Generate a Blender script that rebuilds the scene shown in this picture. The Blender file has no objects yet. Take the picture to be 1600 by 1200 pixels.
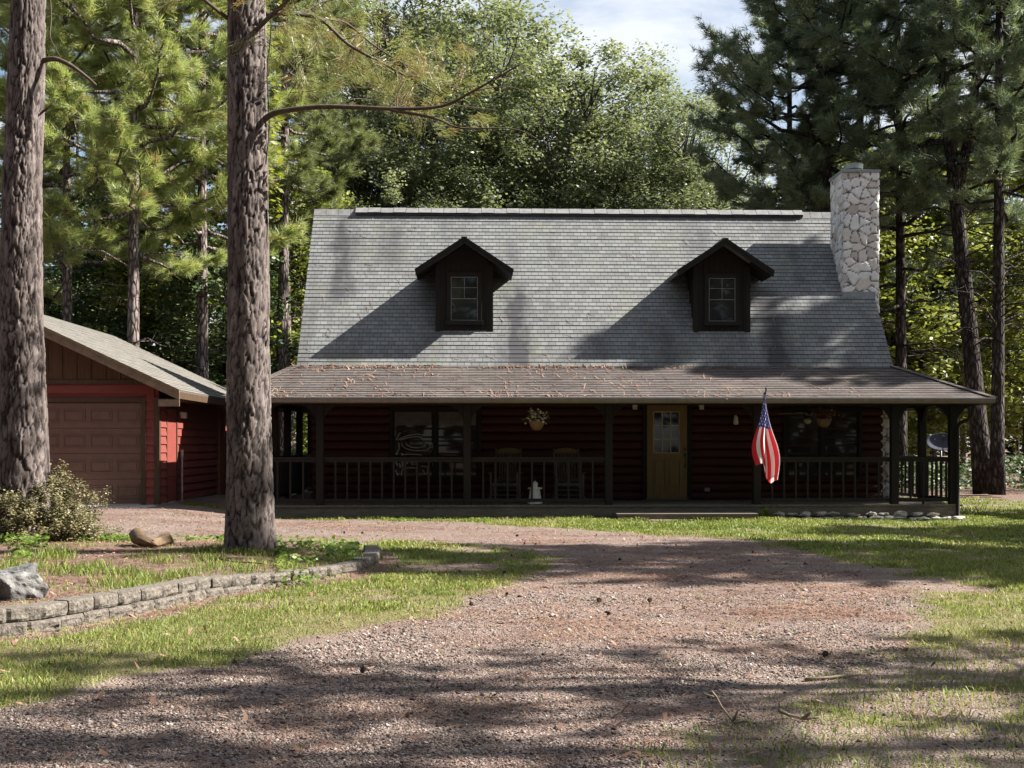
import bpy, math, random
import numpy as np
from mathutils import Vector, Matrix, kdtree
R = math.radians
scene = bpy.context.scene
col = scene.collection
random.seed(7)
RS = np.random.RandomState(11)

# ------------------------------------------------------------------ camera model (photo pixels 1600x1200)
F = 1900.0; CAMZ = 1.5; PSI = math.atan(60 / 1900.0); HY = 695.0
CP, SP = math.cos(PSI), math.sin(PSI)
def W(px, py, Y):
    u = (px - 800) / F; v = (HY - py) / F
    d = Y / (CP - u * SP)
    return (d * (u * CP + SP), Y, CAMZ + v * d)
def G(px, py, z=0.0):
    u = (px - 800) / F
    d = (CAMZ - z) * F / (py - HY)
    return (d * (u * CP + SP), d * (CP - u * SP))
def project(X, Y, Z):
    d = X * SP + Y * CP
    r = X * CP - Y * SP
    return 800 + F * r / d, HY - F * (Z - CAMZ) / d, d

# ------------------------------------------------------------------ object helpers
def tag(o, label=None, cat=None, group=None, kind=None):
    if label: o['label'] = label
    if cat: o['category'] = cat
    if group: o['group'] = group
    if kind: o['kind'] = kind
    return o
def empty(name, loc=(0, 0, 0), rz=0.0, parent=None):
    o = bpy.data.objects.new(name, None); col.objects.link(o)
    o.location = loc; o.rotation_euler = (0, 0, rz); o.empty_display_size = 0.2
    if parent: o.parent = parent
    return o
def link_mesh(name, me, mat=None, parent=None):
    o = bpy.data.objects.new(name, me); col.objects.link(o)
    if mat is not None:
        for m in (mat if isinstance(mat, (list, tuple)) else [mat]): me.materials.append(m)
    if parent: o.parent = parent
    return o
def copy_tree(o, parent=None):
    c = o.copy(); col.objects.link(c)
    if parent: c.parent = parent
    for ch in list(o.children): copy_tree(ch, c)
    return c
def np_mesh(name, verts, faces, smooth=False, attr=None):
    """verts (N,3), faces (M,k)"""
    verts = np.asarray(verts, dtype=np.float32); faces = np.asarray(faces, dtype=np.int32)
    me = bpy.data.meshes.new(name)
    n, (m, k) = len(verts), faces.shape
    me.vertices.add(n); me.vertices.foreach_set('co', verts.ravel())
    me.loops.add(m * k); me.loops.foreach_set('vertex_index', faces.ravel())
    me.polygons.add(m)
    me.polygons.foreach_set('loop_start', np.arange(0, m * k, k, dtype=np.int32))
    if smooth: me.polygons.foreach_set('use_smooth', np.ones(m, dtype=bool))
    me.update(calc_edges=True)
    if attr:
        for an, vals in attr.items():
            a = me.attributes.new(an, 'FLOAT', 'POINT')
            a.data.foreach_set('value', np.asarray(vals, dtype=np.float32))
    return me

class MB:
    def __init__(s): s.v = []; s.f = []; s.uv = []; s.mi = []; s.cur = 0
    def face(s, pts, uv=None):
        b = len(s.v); s.v += [tuple(p) for p in pts]
        s.f.append(tuple(range(b, b + len(pts)))); s.uv.append(uv); s.mi.append(s.cur)
    def _faces(s, b, fs):
        for f in fs:
            s.f.append(tuple(b + i for i in f)); s.uv.append(None); s.mi.append(s.cur)
    def box(s, x0, x1, y0, y1, z0, z1):
        b = len(s.v)
        s.v += [(x0, y0, z0), (x1, y0, z0), (x1, y1, z0), (x0, y1, z0), (x0, y0, z1), (x1, y0, z1), (x1, y1, z1), (x0, y1, z1)]
        s._faces(b, [(0, 3, 2, 1), (4, 5, 6, 7), (0, 1, 5, 4), (1, 2, 6, 5), (2, 3, 7, 6), (3, 0, 4, 7)])
        return s
    def bar(s, p0, p1, w, h, up=(0, 0, 1), w1=None, h1=None):
        p0 = Vector(p0); p1 = Vector(p1); d = (p1 - p0).normalized(); up = Vector(up)
        if abs(d.dot(up)) > .99: up = Vector((0, 1, 0))
        a = d.cross(up).normalized(); c = a.cross(d).normalized()
        w1 = w1 or w; h1 = h1 or h; b = len(s.v)
        for p, ww, hh in ((p0, w, h), (p1, w1, h1)):
            for sa, sc in ((-1, -1), (1, -1), (1, 1), (-1, 1)):
                s.v.append(tuple(p + a * sa * ww / 2 + c * sc * hh / 2))
        s._faces(b, [(0, 3, 2, 1), (4, 5, 6, 7), (0, 1, 5, 4), (1, 2, 6, 5), (2, 3, 7, 6), (3, 0, 4, 7)])
        return s
    def tube(s, pts, rad, n=8, cap=True):
        pts = [Vector(p) for p in pts]
        if not isinstance(rad, (list, tuple)): rad = [rad] * len(pts)
        b = len(s.v); ref = None
        for i, p in enumerate(pts):
            d = (pts[min(i + 1, len(pts) - 1)] - pts[max(i - 1, 0)])
            d = d.normalized() if d.length > 1e-9 else Vector((0, 0, 1))
            if ref is None:
                ref = d.orthogonal().normalized()
            ref = (ref - d * ref.dot(d)).normalized(); bi = d.cross(ref)
            for k in range(n):
                a = 2 * math.pi * k / n
                s.v.append(tuple(p + (ref * math.cos(a) + bi * math.sin(a)) * rad[i]))
        for i in range(len(pts) - 1):
            for k in range(n):
                s.f.append((b + i * n + k, b + i * n + (k + 1) % n, b + (i + 1) * n + (k + 1) % n, b + (i + 1) * n + k)); s.uv.append(None); s.mi.append(s.cur)
        if cap:
            s.f.append(tuple(b + k for k in reversed(range(n)))); s.uv.append(None); s.mi.append(s.cur)
            e = b + (len(pts) - 1) * n
            s.f.append(tuple(e + k for k in range(n))); s.uv.append(None); s.mi.append(s.cur)
        return s
    def lathe(s, prof, c=(0, 0, 0), n=20):
        b = len(s.v)
        for r, z in prof:
            for k in range(n):
                a = 2 * math.pi * k / n
                s.v.append((c[0] + r * math.cos(a), c[1] + r * math.sin(a), c[2] + z))
        for i in range(len(prof) - 1):
            for k in range(n):
                s.f.append((b + i * n + k, b + i * n + (k + 1) % n, b + (i + 1) * n + (k + 1) % n, b + (i + 1) * n + k)); s.uv.append(None); s.mi.append(s.cur)
        s.f.append(tuple(b + k for k in reversed(range(n)))); s.uv.append(None); s.mi.append(s.cur)
        e = b + (len(prof) - 1) * n
        s.f.append(tuple(e + k for k in range(n))); s.uv.append(None); s.mi.append(s.cur)
        return s
    def prism(s, poly, off):
        """poly: list of 3D points (one face), off: extrusion vector"""
        off = Vector(off); b = len(s.v); n = len(poly)
        s.v += [tuple(p) for p in poly] + [tuple(Vector(p) + off) for p in poly]
        fs = [tuple(range(n)), tuple(range(2 * n - 1, n - 1, -1))]
        for i in range(n): fs.append((i, n + i, n + (i + 1) % n, (i + 1) % n))
        s._faces(b, fs)
        return s
    def build(s, name, mat=None, parent=None, smooth=False, bevel=0, fix=True):
        me = bpy.data.meshes.new(name); me.from_pydata(s.v, [], s.f)
        if any(u is not None for u in s.uv):
            ul = me.uv_layers.new(name='UVMap'); li = 0
            for f, u in zip(s.f, s.uv):
                for k in range(len(f)):
                    if u is not None: ul.data[li].uv = u[k]
                    li += 1
        if any(s.mi): me.polygons.foreach_set('material_index', s.mi)
        if smooth: me.polygons.foreach_set('use_smooth', [True] * len(s.f))
        me.update()
        if fix:
            import bmesh
            bm = bmesh.new(); bm.from_mesh(me); bmesh.ops.recalc_face_normals(bm, faces=bm.faces); bm.to_mesh(me); bm.free()
        o = link_mesh(name, me, mat, parent)
        if bevel:
            m = o.modifiers.new('bevel', 'BEVEL'); m.width = bevel; m.segments = 2; m.limit_method = 'ANGLE'; m.angle_limit = R(40)
        return o

def worley(P, C):
    """nearest two distances and id, using a kd tree"""
    kd = kdtree.KDTree(len(C))
    for i, c in enumerate(C): kd.insert(c, i)
    kd.balance()
    d1 = np.empty(len(P)); d2 = np.empty(len(P)); ids = np.empty(len(P), dtype=int)
    for i, p in enumerate(P):
        r = kd.find_n(p, 2)
        d1[i] = r[0][2]; d2[i] = r[1][2]; ids[i] = r[0][1]
    return d1, d2, ids
_H = np.random.RandomState(5).rand(256, 256)
def vnoise(x, y):
    xi = np.floor(x).astype(int); yi = np.floor(y).astype(int); fx = x - xi; fy = y - yi
    fx = fx * fx * (3 - 2 * fx); fy = fy * fy * (3 - 2 * fy)
    h = lambda a, b: _H[a % 256, b % 256]
    return (h(xi, yi) * (1 - fx) + h(xi + 1, yi) * fx) * (1 - fy) + (h(xi, yi + 1) * (1 - fx) + h(xi + 1, yi + 1) * fx) * fy
def fbm(x, y, o=3):
    s = 0; a = .5; t = 0
    for i in range(o):
        s = s + a * vnoise(x * 2 ** i + 17 * i, y * 2 ** i + 31 * i); t += a; a *= .5
    return s / t
def inpoly(x, y, poly):
    x = np.asarray(x); y = np.asarray(y); c = np.zeros(x.shape, dtype=bool); n = len(poly)
    for i in range(n):
        x1, y1 = poly[i]; x2, y2 = poly[(i + 1) % n]
        if y1 == y2: continue
        t = ((y1 > y) != (y2 > y)) & (x < (x2 - x1) * (y - y1) / (y2 - y1) + x1)
        c ^= t
    return c
def dist_path(x, y, path, closed=False):
    x = np.asarray(x, dtype=float); d = np.full(x.shape, 1e9)
    pts = list(path) + ([path[0]] if closed else [])
    for (x1, y1), (x2, y2) in zip(pts[:-1], pts[1:]):
        dx, dy = x2 - x1, y2 - y1; L = dx * dx + dy * dy + 1e-12
        t = np.clip(((x - x1) * dx + (y - y1) * dy) / L, 0, 1)
        d = np.minimum(d, np.hypot(x - x1 - t * dx, y - y1 - t * dy))
    return d
def sstep(a, b, x):
    t = np.clip((np.asarray(x, dtype=float) - a) / (b - a), 0, 1); return t * t * (3 - 2 * t)

# ------------------------------------------------------------------ materials
def mat(name):
    m = bpy.data.materials.new(name); m.use_nodes = True
    nt = m.node_tree; nt.nodes.clear()
    out = nt.nodes.new('ShaderNodeOutputMaterial'); b = nt.nodes.new('ShaderNodeBsdfPrincipled')
    nt.links.new(b.outputs[0], out.inputs[0])
    return m, nt, b, out
def N(nt, t, **kw):
    n = nt.nodes.new(t)
    for k, v in kw.items():
        if k.startswith('i_'):
            key = k[2:]; key = int(key) if key.isdigit() else key.replace('_', ' ')
            n.inputs[key].default_value = v
        else: setattr(n, k, v)
    return n
def ramp(nt, fac, stops, interp='LINEAR'):
    r = nt.nodes.new('ShaderNodeValToRGB'); r.color_ramp.interpolation = interp
    el = r.color_ramp.elements
    while len(el) < len(stops): el.new(.5)
    for e, (p, c) in zip(el, stops):
        e.position = p; e.color = (*c, 1)
    nt.links.new(fac, r.inputs[0]); return r.outputs[0]
def mix(nt, fac, a, b, mode='MIX'):
    m = nt.nodes.new('ShaderNodeMix'); m.data_type = 'RGBA'; m.blend_type = mode
    for sock, val in ((m.inputs[0], fac), (m.inputs[6], a), (m.inputs[7], b)):
        if isinstance(val, bpy.types.NodeSocket): nt.links.new(val, sock)
        elif isinstance(val, (int, float)): sock.default_value = val
        else: sock.default_value = (*val, 1)
    return m.outputs[2]
def coords(nt, kind='Object', scale=None):
    t = nt.nodes.new('ShaderNodeTexCoord').outputs[kind]
    if scale is None: return t
    m = nt.nodes.new('ShaderNodeMapping'); m.inputs['Scale'].default_value = scale
    nt.links.new(t, m.inputs[0]); return m.outputs[0]
def noise(nt, vec, scale, detail=4, rough=.55, dist=0):
    n = N(nt, 'ShaderNodeTexNoise', i_Scale=scale, i_Detail=detail, i_Roughness=rough, i_Distortion=dist)
    nt.links.new(vec, n.inputs['Vector']); return n.outputs[0]
def math_(nt, op, a, b=None, clamp=False):
    m = nt.nodes.new('ShaderNodeMath'); m.operation = op; m.use_clamp = clamp
    for s, v in zip(m.inputs, (a, b)):
        if v is None: continue
        if isinstance(v, bpy.types.NodeSocket): nt.links.new(v, s)
        else: s.default_value = v
    return m.outputs[0]
def bump(nt, b, h, strength=.4, dist=.02):
    n = N(nt, 'ShaderNodeBump', i_Strength=strength, i_Distance=dist)
    nt.links.new(h, n.inputs['Height']); nt.links.new(n.outputs[0], b.inputs['Normal'])
def mix3(a, b, t): return tuple(x * (1 - t) + y * t for x, y in zip(a, b))

def wood_mat(name, c1, c2, grain=(1, 1, 14), rough=.7, bstr=.3, spec=.3, stain=.35):
    m, nt, b, o = mat(name)
    v = coords(nt, 'Object', grain)
    n1 = noise(nt, v, 3.0, 6, .65, .6)
    n2 = noise(nt, coords(nt), 1.7, 3)
    c = ramp(nt, n1, [(.3, c1), (.7, c2)])
    c = mix(nt, math_(nt, 'MULTIPLY', n2, stain), c, mix3(c1, (0, 0, 0), .6))
    nt.links.new(c, b.inputs['Base Color']); b.inputs['Roughness'].default_value = rough
    b.inputs['Specular IOR Level'].default_value = spec
    bump(nt, b, n1, bstr, .006)
    return m
def flat_mat(name, c, rough=.5, metal=0, var=.25, scale=6, spec=.4):
    m, nt, b, o = mat(name)
    n = noise(nt, coords(nt), scale, 6, .68)
    nt.links.new(ramp(nt, n, [(.3, mix3(c, (0, 0, 0), var)), (.7, mix3(c, (1, 1, 1), var * .12))]), b.inputs['Base Color'])
    b.inputs['Roughness'].default_value = rough; b.inputs['Metallic'].default_value = metal
    b.inputs['Specular IOR Level'].default_value = spec
    bump(nt, b, n, .08, .004)
    return m
def glass_mat(name, c=(.012, .014, .014), rough=.03):
    m, nt, b, o = mat(name)
    n = noise(nt, coords(nt), 1.2, 2)
    nt.links.new(ramp(nt, n, [(.3, c), (.7, mix3(c, (.05, .05, .05), .4))]), b.inputs['Base Color'])
    b.inputs['Roughness'].default_value = rough; b.inputs['Specular IOR Level'].default_value = .36
    bump(nt, b, noise(nt, coords(nt), 1.6, 1), .06, .02)
    return m
def shingle_mat(name, c1, c2, stain, bw=.30, row=.143, moss=None, stainamt=.7, mortar=.009, stains=()):
    m, nt, b, o = mat(name)
    uv = coords(nt, 'UV')
    dn = noise(nt, uv, 2.2, 2)
    add = nt.nodes.new('ShaderNodeVectorMath'); add.operation = 'MULTIPLY_ADD'
    comb = nt.nodes.new('ShaderNodeCombineXYZ'); nt.links.new(dn, comb.inputs[0])
    nt.links.new(comb.outputs[0], add.inputs[0]); add.inputs[1].default_value = (.10, 0, 0); nt.links.new(uv, add.inputs[2])
    br = N(nt, 'ShaderNodeTexBrick', i_Scale=1.0, i_Mortar_Size=mortar, i_Mortar_Smooth=.15, i_Bias=-.1)
    br.inputs['Brick Width'].default_value = bw; br.inputs['Row Height'].default_value = row
    br.inputs['Color1'].default_value = (*c1, 1); br.inputs['Color2'].default_value = (*c2, 1)
    br.inputs['Mortar'].default_value = (*mix3(c2, stain, .85), 1)
    br.offset = .5; br.squash = 1; br.squash_frequency = 2
    nt.links.new(add.outputs[0], br.inputs['Vector'])
    oc = coords(nt, 'Object')
    big = noise(nt, coords(nt, 'Object', (.55, .25, .25)), 1.6, 5, .6)
    streak = noise(nt, coords(nt, 'Object', (1.0, .16, .16)), 1.5, 4, .6)
    f = math_(nt, 'MULTIPLY', math_(nt, 'ADD', big, streak), .5)
    sf = N(nt, 'ShaderNodeMapRange', i_1=.5, i_2=.68, i_3=0, i_4=stainamt); nt.links.new(f, sf.inputs[0])
    c = mix(nt, sf.outputs[0], br.outputs[0], stain)
    if moss:
        mf = N(nt, 'ShaderNodeMapRange', i_1=.52, i_2=.72, i_3=0, i_4=.38); nt.links.new(noise(nt, oc, .9, 6, .7), mf.inputs[0])
        c = mix(nt, mf.outputs[0], c, moss)
    if stains:
        sp = nt.nodes.new('ShaderNodeSeparateXYZ'); nt.links.new(oc, sp.inputs[0])
        wn = math_(nt, 'MULTIPLY', math_(nt, 'SUBTRACT', noise(nt, coords(nt, 'Object', (1, .5, .5)), 3.0, 4), .5), .9)
        tot = None
        for xc, wd, za, zb, am in stains:
            e = math_(nt, 'DIVIDE', math_(nt, 'ADD', math_(nt, 'SUBTRACT', sp.outputs[0], xc), wn), wd)
            e = math_(nt, 'POWER', 2.718, math_(nt, 'MULTIPLY', math_(nt, 'MULTIPLY', e, e), -1.0))
            m1 = N(nt, 'ShaderNodeMapRange', i_1=za, i_2=za + .5); m1.interpolation_type = 'SMOOTHSTEP'; nt.links.new(sp.outputs[2], m1.inputs[0])
            m2 = N(nt, 'ShaderNodeMapRange', i_1=zb - .6, i_2=zb, i_3=1.0, i_4=0.0); m2.interpolation_type = 'SMOOTHSTEP'; nt.links.new(sp.outputs[2], m2.inputs[0])
            e = math_(nt, 'MULTIPLY', math_(nt, 'MULTIPLY', e, math_(nt, 'MULTIPLY', m1.outputs[0], m2.outputs[0])), am)
            tot = e if tot is None else math_(nt, 'MAXIMUM', tot, e)
        c = mix(nt, math_(nt, 'MULTIPLY', tot, math_(nt, 'ADD', noise(nt, oc, 5, 4, .7), .45), True), c, stain)
    g = noise(nt, oc, 90, 2)
    c = mix(nt, .35, c, ramp(nt, g, [(.25, (.35, .35, .35)), (.75, (1.0, 1.0, 1.0))]), 'MULTIPLY')
    nt.links.new(c, b.inputs['Base Color']); b.inputs['Roughness'].default_value = .88
    b.inputs['Specular IOR Level'].default_value = .2
    bump(nt, b, g, .35, .004)
    return m
def leaf_mat(name, stops, trans=.35, rough=.5, spec=.35, nscale=.6, ri=.65, nw=.9, n0=.32):
    m, nt, b, o = mat(name)
    g = nt.nodes.new('ShaderNodeNewGeometry')
    n = noise(nt, coords(nt), nscale, 2)
    f = math_(nt, 'ADD', math_(nt, 'MULTIPLY', g.outputs['Random Per Island'], ri), math_(nt, 'MULTIPLY', math_(nt, 'SUBTRACT', n, n0), nw), True)
    c = ramp(nt, f, stops)
    nt.links.new(c, b.inputs['Base Color']); b.inputs['Roughness'].default_value = rough
    b.inputs['Specular IOR Level'].default_value = spec
    t = nt.nodes.new('ShaderNodeBsdfTranslucent'); mx = nt.nodes.new('ShaderNodeMixShader')
    tc = mix(nt, 1.0, c, (1.0, 1.0, .55), 'MULTIPLY')
    nt.links.new(tc, t.inputs[0]); mx.inputs[0].default_value = trans
    nt.links.new(b.outputs[0], mx.inputs[1]); nt.links.new(t.outputs[0], mx.inputs[2]); nt.links.new(mx.outputs[0], o.inputs[0])
    return m
def bark_mat(name, plate, crack, use_attr=False, zs=.3):
    m, nt, b, o = mat(name)
    oc = coords(nt, 'Object', (1, 1, zs))
    n = noise(nt, oc, 14, 6, .7); n2 = noise(nt, coords(nt), 2.2, 3)
    if use_attr:
        a = nt.nodes.new('ShaderNodeAttribute'); a.attribute_name = 'plate'; h = a.outputs['Fac']
    else:
        vo = N(nt, 'ShaderNodeTexVoronoi', feature='DISTANCE_TO_EDGE', i_Scale=9.0); nt.links.new(oc, vo.inputs['Vector'])
        mr = N(nt, 'ShaderNodeMapRange', i_1=0.0, i_2=.22); nt.links.new(vo.outputs['Distance'], mr.inputs[0]); h = mr.outputs[0]
        bump(nt, b, math_(nt, 'ADD', h, math_(nt, 'MULTIPLY', n, .6)), .7, .05)
    pc = ramp(nt, math_(nt, 'ADD', math_(nt, 'MULTIPLY', n, .6), math_(nt, 'MULTIPLY', n2, .4)), [(.32, mix3(plate, crack, .45)), (.5, plate), (.72, mix3(plate, (.6, .52, .52), .35))])
    c = mix(nt, h, crack, pc)
    nt.links.new(c, b.inputs['Base Color']); b.inputs['Roughness'].default_value = .9; b.inputs['Specular IOR Level'].default_value = .15
    if use_attr: bump(nt, b, n, .5, .02)
    return m

M = {}
M['roof'] = shingle_mat('roof_shingles', (.215, .222, .222), (.15, .156, .158), (.068, .068, .074), moss=(.225, .235, .15), stainamt=.7, mortar=.0065, bw=.165, row=.122, stains=((-3.15, .28, 4.6, 7.4, 1.0), (1.0, .24, 2.9, 5.5, 1.2), (.75, .3, 2.9, 4.2, .6), (6.85, .3, 2.9, 5.4, 1.15), (4.35, .3, 2.9, 4.6, .7), (2.9, .2, 2.9, 4.2, .5), (-1.9, .25, 5.4, 7.2, .45), (.95, .25, 5.3, 6.6, .4), (-3.0, .5, 2.9, 3.8, .6)))
M['porch_roof'] = shingle_mat('porch_shingles', (.132, .113, .106), (.086, .074, .07), (.07, .056, .053), bw=.28, row=.143, stainamt=.6, moss=(.26, .22, .18))
M['garage_roof'] = shingle_mat('garage_shingles', (.19, .183, .168), (.145, .138, .127), (.14, .12, .10), stainamt=.4)
M['ridge'] = flat_mat('ridge_cap', (.17, .17, .172), .9, var=.35)
M['ridge_dark'] = flat_mat('vent_dark', (.03, .03, .035), .8)
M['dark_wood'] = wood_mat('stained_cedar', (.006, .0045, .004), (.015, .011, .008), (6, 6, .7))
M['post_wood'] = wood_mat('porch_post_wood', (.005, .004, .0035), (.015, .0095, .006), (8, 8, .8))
M['rail_wood'] = wood_mat('rail_wood', (.008, .0065, .0055), (.025, .019, .0155), (4, 4, 4))
M['deck_wood'] = wood_mat('weathered_deck', (.08, .069, .054), (.19, .165, .135), (2, 14, 14), .8)
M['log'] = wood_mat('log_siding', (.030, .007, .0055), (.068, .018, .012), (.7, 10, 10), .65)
M['fascia'] = flat_mat('fascia_paint', (.115, .092, .080), .5)
M['gutter'] = flat_mat('gutter_metal', (.17, .145, .13), .4, .2)
M['drip'] = flat_mat('drip_edge', (.55, .53, .50), .4, .3)
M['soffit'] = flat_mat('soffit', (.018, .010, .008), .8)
M['door'] = wood_mat('golden_door', (.135, .085, .028), (.22, .145, .058), (9, 9, .8), .45, .15, stain=.2)
M['doorframe'] = wood_mat('door_frame', (.12, .07, .025), (.2, .13, .05), (9, 9, .8), .5, .15)
M['muntin'] = flat_mat('muntin', (.45, .40, .30), .5)
M['glass'] = glass_mat('window_glass')
M['black_iron'] = flat_mat('black_iron', (.012, .012, .012), .4, .6)
M['white_paint'] = flat_mat('white_paint', (.72, .71, .68), .5, var=.2)
M['sash'] = flat_mat('grey_sash', (.22, .21, .20), .5)
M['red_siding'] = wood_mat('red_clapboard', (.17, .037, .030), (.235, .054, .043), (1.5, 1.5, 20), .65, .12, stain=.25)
M['brown_trim'] = wood_mat('brown_trim', (.045, .026, .015), (.10, .06, .034), (6, 6, .8))
M['rake_trim'] = wood_mat('rake_trim', (.14, .095, .062), (.25, .18, .12), (3, 3, 3))
M['garage_door'] = flat_mat('garage_door_paint', (.13, .062, .045), .5, var=.15)
M['gable_board'] = wood_mat('gable_boards', (.055, .026, .014), (.12, .06, .03), (8, 8, .6))
M['concrete'] = flat_mat('concrete', (.42, .40, .36), .85, var=.3, scale=5)
M['block'] = flat_mat('wall_block', (.165, .135, .105), .92, var=.65, scale=38)
for _n in M['block'].node_tree.nodes:
    if _n.type == 'BUMP': _n.inputs['Strength'].default_value = .9; _n.inputs['Distance'].default_value = .03
M['limestone'] = flat_mat('limestone', (.36, .335, .295), .9, var=.45, scale=9)
M['flue'] = flat_mat('flue_metal', (.42, .45, .42), .45, .7)
M['cap'] = flat_mat('chimney_cap', (.27, .30, .32), .6, .2)
M['dish'] = flat_mat('dish_paint', (.055, .065, .09), .85, spec=.1)
M['wicker'] = wood_mat('wicker', (.10, .055, .028), (.22, .14, .075), (20, 20, 40), .7)
M['chair'] = wood_mat('rocker_wood', (.045, .038, .032), (.10, .082, .068), (6, 6, 1))
M['chair_top'] = wood_mat('rocker_crest', (.09, .055, .02), (.17, .11, .045), (1, 6, 6))  # golden tone: light falling on the crest, put into the colour
M['pvc'] = flat_mat('grey_pipe', (.45, .42, .42), .5)
M['bark_near'] = bark_mat('pine_bark_near', (.165, .138, .128), (.018, .013, .012), True)
M['bark'] = bark_mat('pine_bark', (.20, .165, .155), (.035, .024, .02))
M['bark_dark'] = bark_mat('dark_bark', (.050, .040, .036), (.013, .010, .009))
M['bark_oak'] = bark_mat('oak_bark', (.12, .105, .09), (.025, .02, .017))
M['twig'] = wood_mat('bare_twig', (.05, .036, .026), (.12, .09, .066), (6, 6, 6), .85)
M['dead_twig'] = wood_mat('dead_twig', (.15, .11, .08), (.30, .24, .18), (6, 6, 6), .85)
M['needle_bright'] = leaf_mat('bright_needles', [(0, (.42, .31, .19)), (.2, (.36, .35, .17)), (.42, (.29, .36, .14)), (.75, (.41, .46, .21)), (1, (.56, .58, .34))], .45, .4, .35, 2.6, .35, 1.9, .34)
M['needle_near'] = leaf_mat('near_needles', [(0, (.30, .19, .11)), (.28, (.26, .21, .11)), (.5, (.19, .22, .09)), (.8, (.27, .30, .13)), (1, (.42, .42, .22))], .4, .4, .35, 2.2, .4, 1.8, .36)
M['needle_mid'] = leaf_mat('mid_needles', [(0, (.28, .20, .12)), (.12, (.15, .175, .085)), (.5, (.18, .215, .10)), (1, (.30, .33, .17))], .40, .4, .35, 2.2, .35, 1.7, .34)
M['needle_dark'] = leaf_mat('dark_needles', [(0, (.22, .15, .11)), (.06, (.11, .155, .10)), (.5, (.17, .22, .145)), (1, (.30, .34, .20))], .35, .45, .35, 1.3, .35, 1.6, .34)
M['leaf_oak'] = leaf_mat('oak_leaves', [(0, (.10, .13, .08)), (.4, (.175, .21, .135)), (.8, (.265, .29, .20)), (.97, (.34, .33, .19)), (1, (.36, .26, .17))], .48, .42, .4)
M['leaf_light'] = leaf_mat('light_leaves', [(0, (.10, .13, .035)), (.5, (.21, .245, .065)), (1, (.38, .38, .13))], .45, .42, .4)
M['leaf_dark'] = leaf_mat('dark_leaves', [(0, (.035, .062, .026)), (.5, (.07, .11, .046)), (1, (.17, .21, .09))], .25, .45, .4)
M['leaf_wood'] = leaf_mat('woodland_leaves', [(0, (.016, .026, .014)), (.55, (.030, .046, .022)), (.85, (.055, .075, .034)), (1, (.13, .15, .06))], .25, .5, .3)
M['leaf_shrub'] = leaf_mat('shrub_leaves', [(0, (.10, .075, .05)), (.4, (.15, .145, .07)), (.8, (.25, .22, .12)), (1, (.30, .15, .11))], .25, .45)
M['leaf_cover'] = leaf_mat('ground_cover_leaves', [(0, (.07, .12, .02)), (.5, (.13, .20, .035)), (1, (.24, .29, .06))], .4, .45)
M['leaf_vine'] = leaf_mat('vine_leaves', [(0, (.15, .20, .02)), (.8, (.30, .32, .03)), (1, (.40, .22, .05))], .5, .4)
M['grass'] = leaf_mat('grass_blades', [(0, (.075, .125, .026)), (.36, (.15, .21, .042)), (.68, (.26, .285, .078)), (1, (.45, .39, .18))], .35, .5, .25, .35)
M['straw'] = leaf_mat('pine_straw', [(0, (.10, .055, .042)), (.4, (.21, .115, .082)), (.75, (.33, .205, .145)), (1, (.48, .36, .26))], .1, .7, .2)
M['petal'] = leaf_mat('pale_petals', [(0, (.30, .21, .12)), (.5, (.46, .37, .26)), (1, (.60, .54, .44))], .3)
M['petal_pink'] = leaf_mat('pink_petals', [(0, (.12, .03, .025)), (.6, (.22, .075, .055)), (1, (.28, .16, .12))], .3)
def stone_mat():
    m, nt, b, o = mat('gravel_stones')
    g = nt.nodes.new('ShaderNodeNewGeometry')
    c = ramp(nt, g.outputs['Random Per Island'], [(0, (.048, .034, .030)), (.35, (.125, .096, .085)), (.65, (.225, .183, .16)), (.88, (.34, .29, .26)), (1, (.47, .43, .39))])
    n = noise(nt, coords(nt), 60, 3); c = mix(nt, .5, c, ramp(nt, n, [(.3, (.5, .5, .5)), (.7, (1, 1, 1))]), 'MULTIPLY')
    nt.links.new(c, b.inputs['Base Color']); b.inputs['Roughness'].default_value = .9; b.inputs['Specular IOR Level'].default_value = .2
    return m
M['stones'] = stone_mat()
M['fence_red'] = wood_mat('red_post', (.16, .06, .03), (.28, .11, .06), (8, 8, .8))
def chimney_mat():
    m, nt, b, o = mat('white_field_stone')
    a = nt.nodes.new('ShaderNodeAttribute'); a.attribute_name = 'plate'
    k = nt.nodes.new('ShaderNodeAttribute'); k.attribute_name = 'cell'
    n = noise(nt, coords(nt), 12, 5, .65)
    c = ramp(nt, k.outputs['Fac'], [(0, (.47, .43, .41)), (.25, (.66, .62, .60)), (.5, (.78, .76, .75)), (.8, (.76, .77, .79)), (1, (.58, .60, .63))])
    c = mix(nt, .45, c, ramp(nt, n, [(.3, (.62, .60, .58)), (.65, (1, 1, 1))]), 'MULTIPLY')
    c = mix(nt, a.outputs['Fac'], (.065, .055, .052), c)
    nt.links.new(c, b.inputs['Base Color']); b.inputs['Roughness'].default_value = .85; b.inputs['Specular IOR Level'].default_value = .3
    bump(nt, b, n, .35, .02)
    return m
M['chimney'] = chimney_mat()
def boulder_mat():
    m, nt, b, o = mat('lichen_rock')
    oc = coords(nt); n = noise(nt, oc, 5, 8, .7); n2 = noise(nt, oc, 14, 5, .7)
    c = ramp(nt, n, [(.35, (.05, .049, .048)), (.5, (.115, .113, .11)), (.62, (.20, .198, .192))])
    c = mix(nt, math_(nt, 'GREATER_THAN', n2, .58), c, (.07, .07, .075))
    nt.links.new(c, b.inputs['Base Color']); b.inputs['Roughness'].default_value = .9
    bump(nt, b, math_(nt, 'ADD', n, math_(nt, 'MULTIPLY', n2, .4)), .7, .05)
    return m
M['boulder'] = boulder_mat()
M['log_brown'] = wood_mat('old_log', (.09, .058, .034), (.25, .175, .105), (5, 5, 9), .9, .9)
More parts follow.
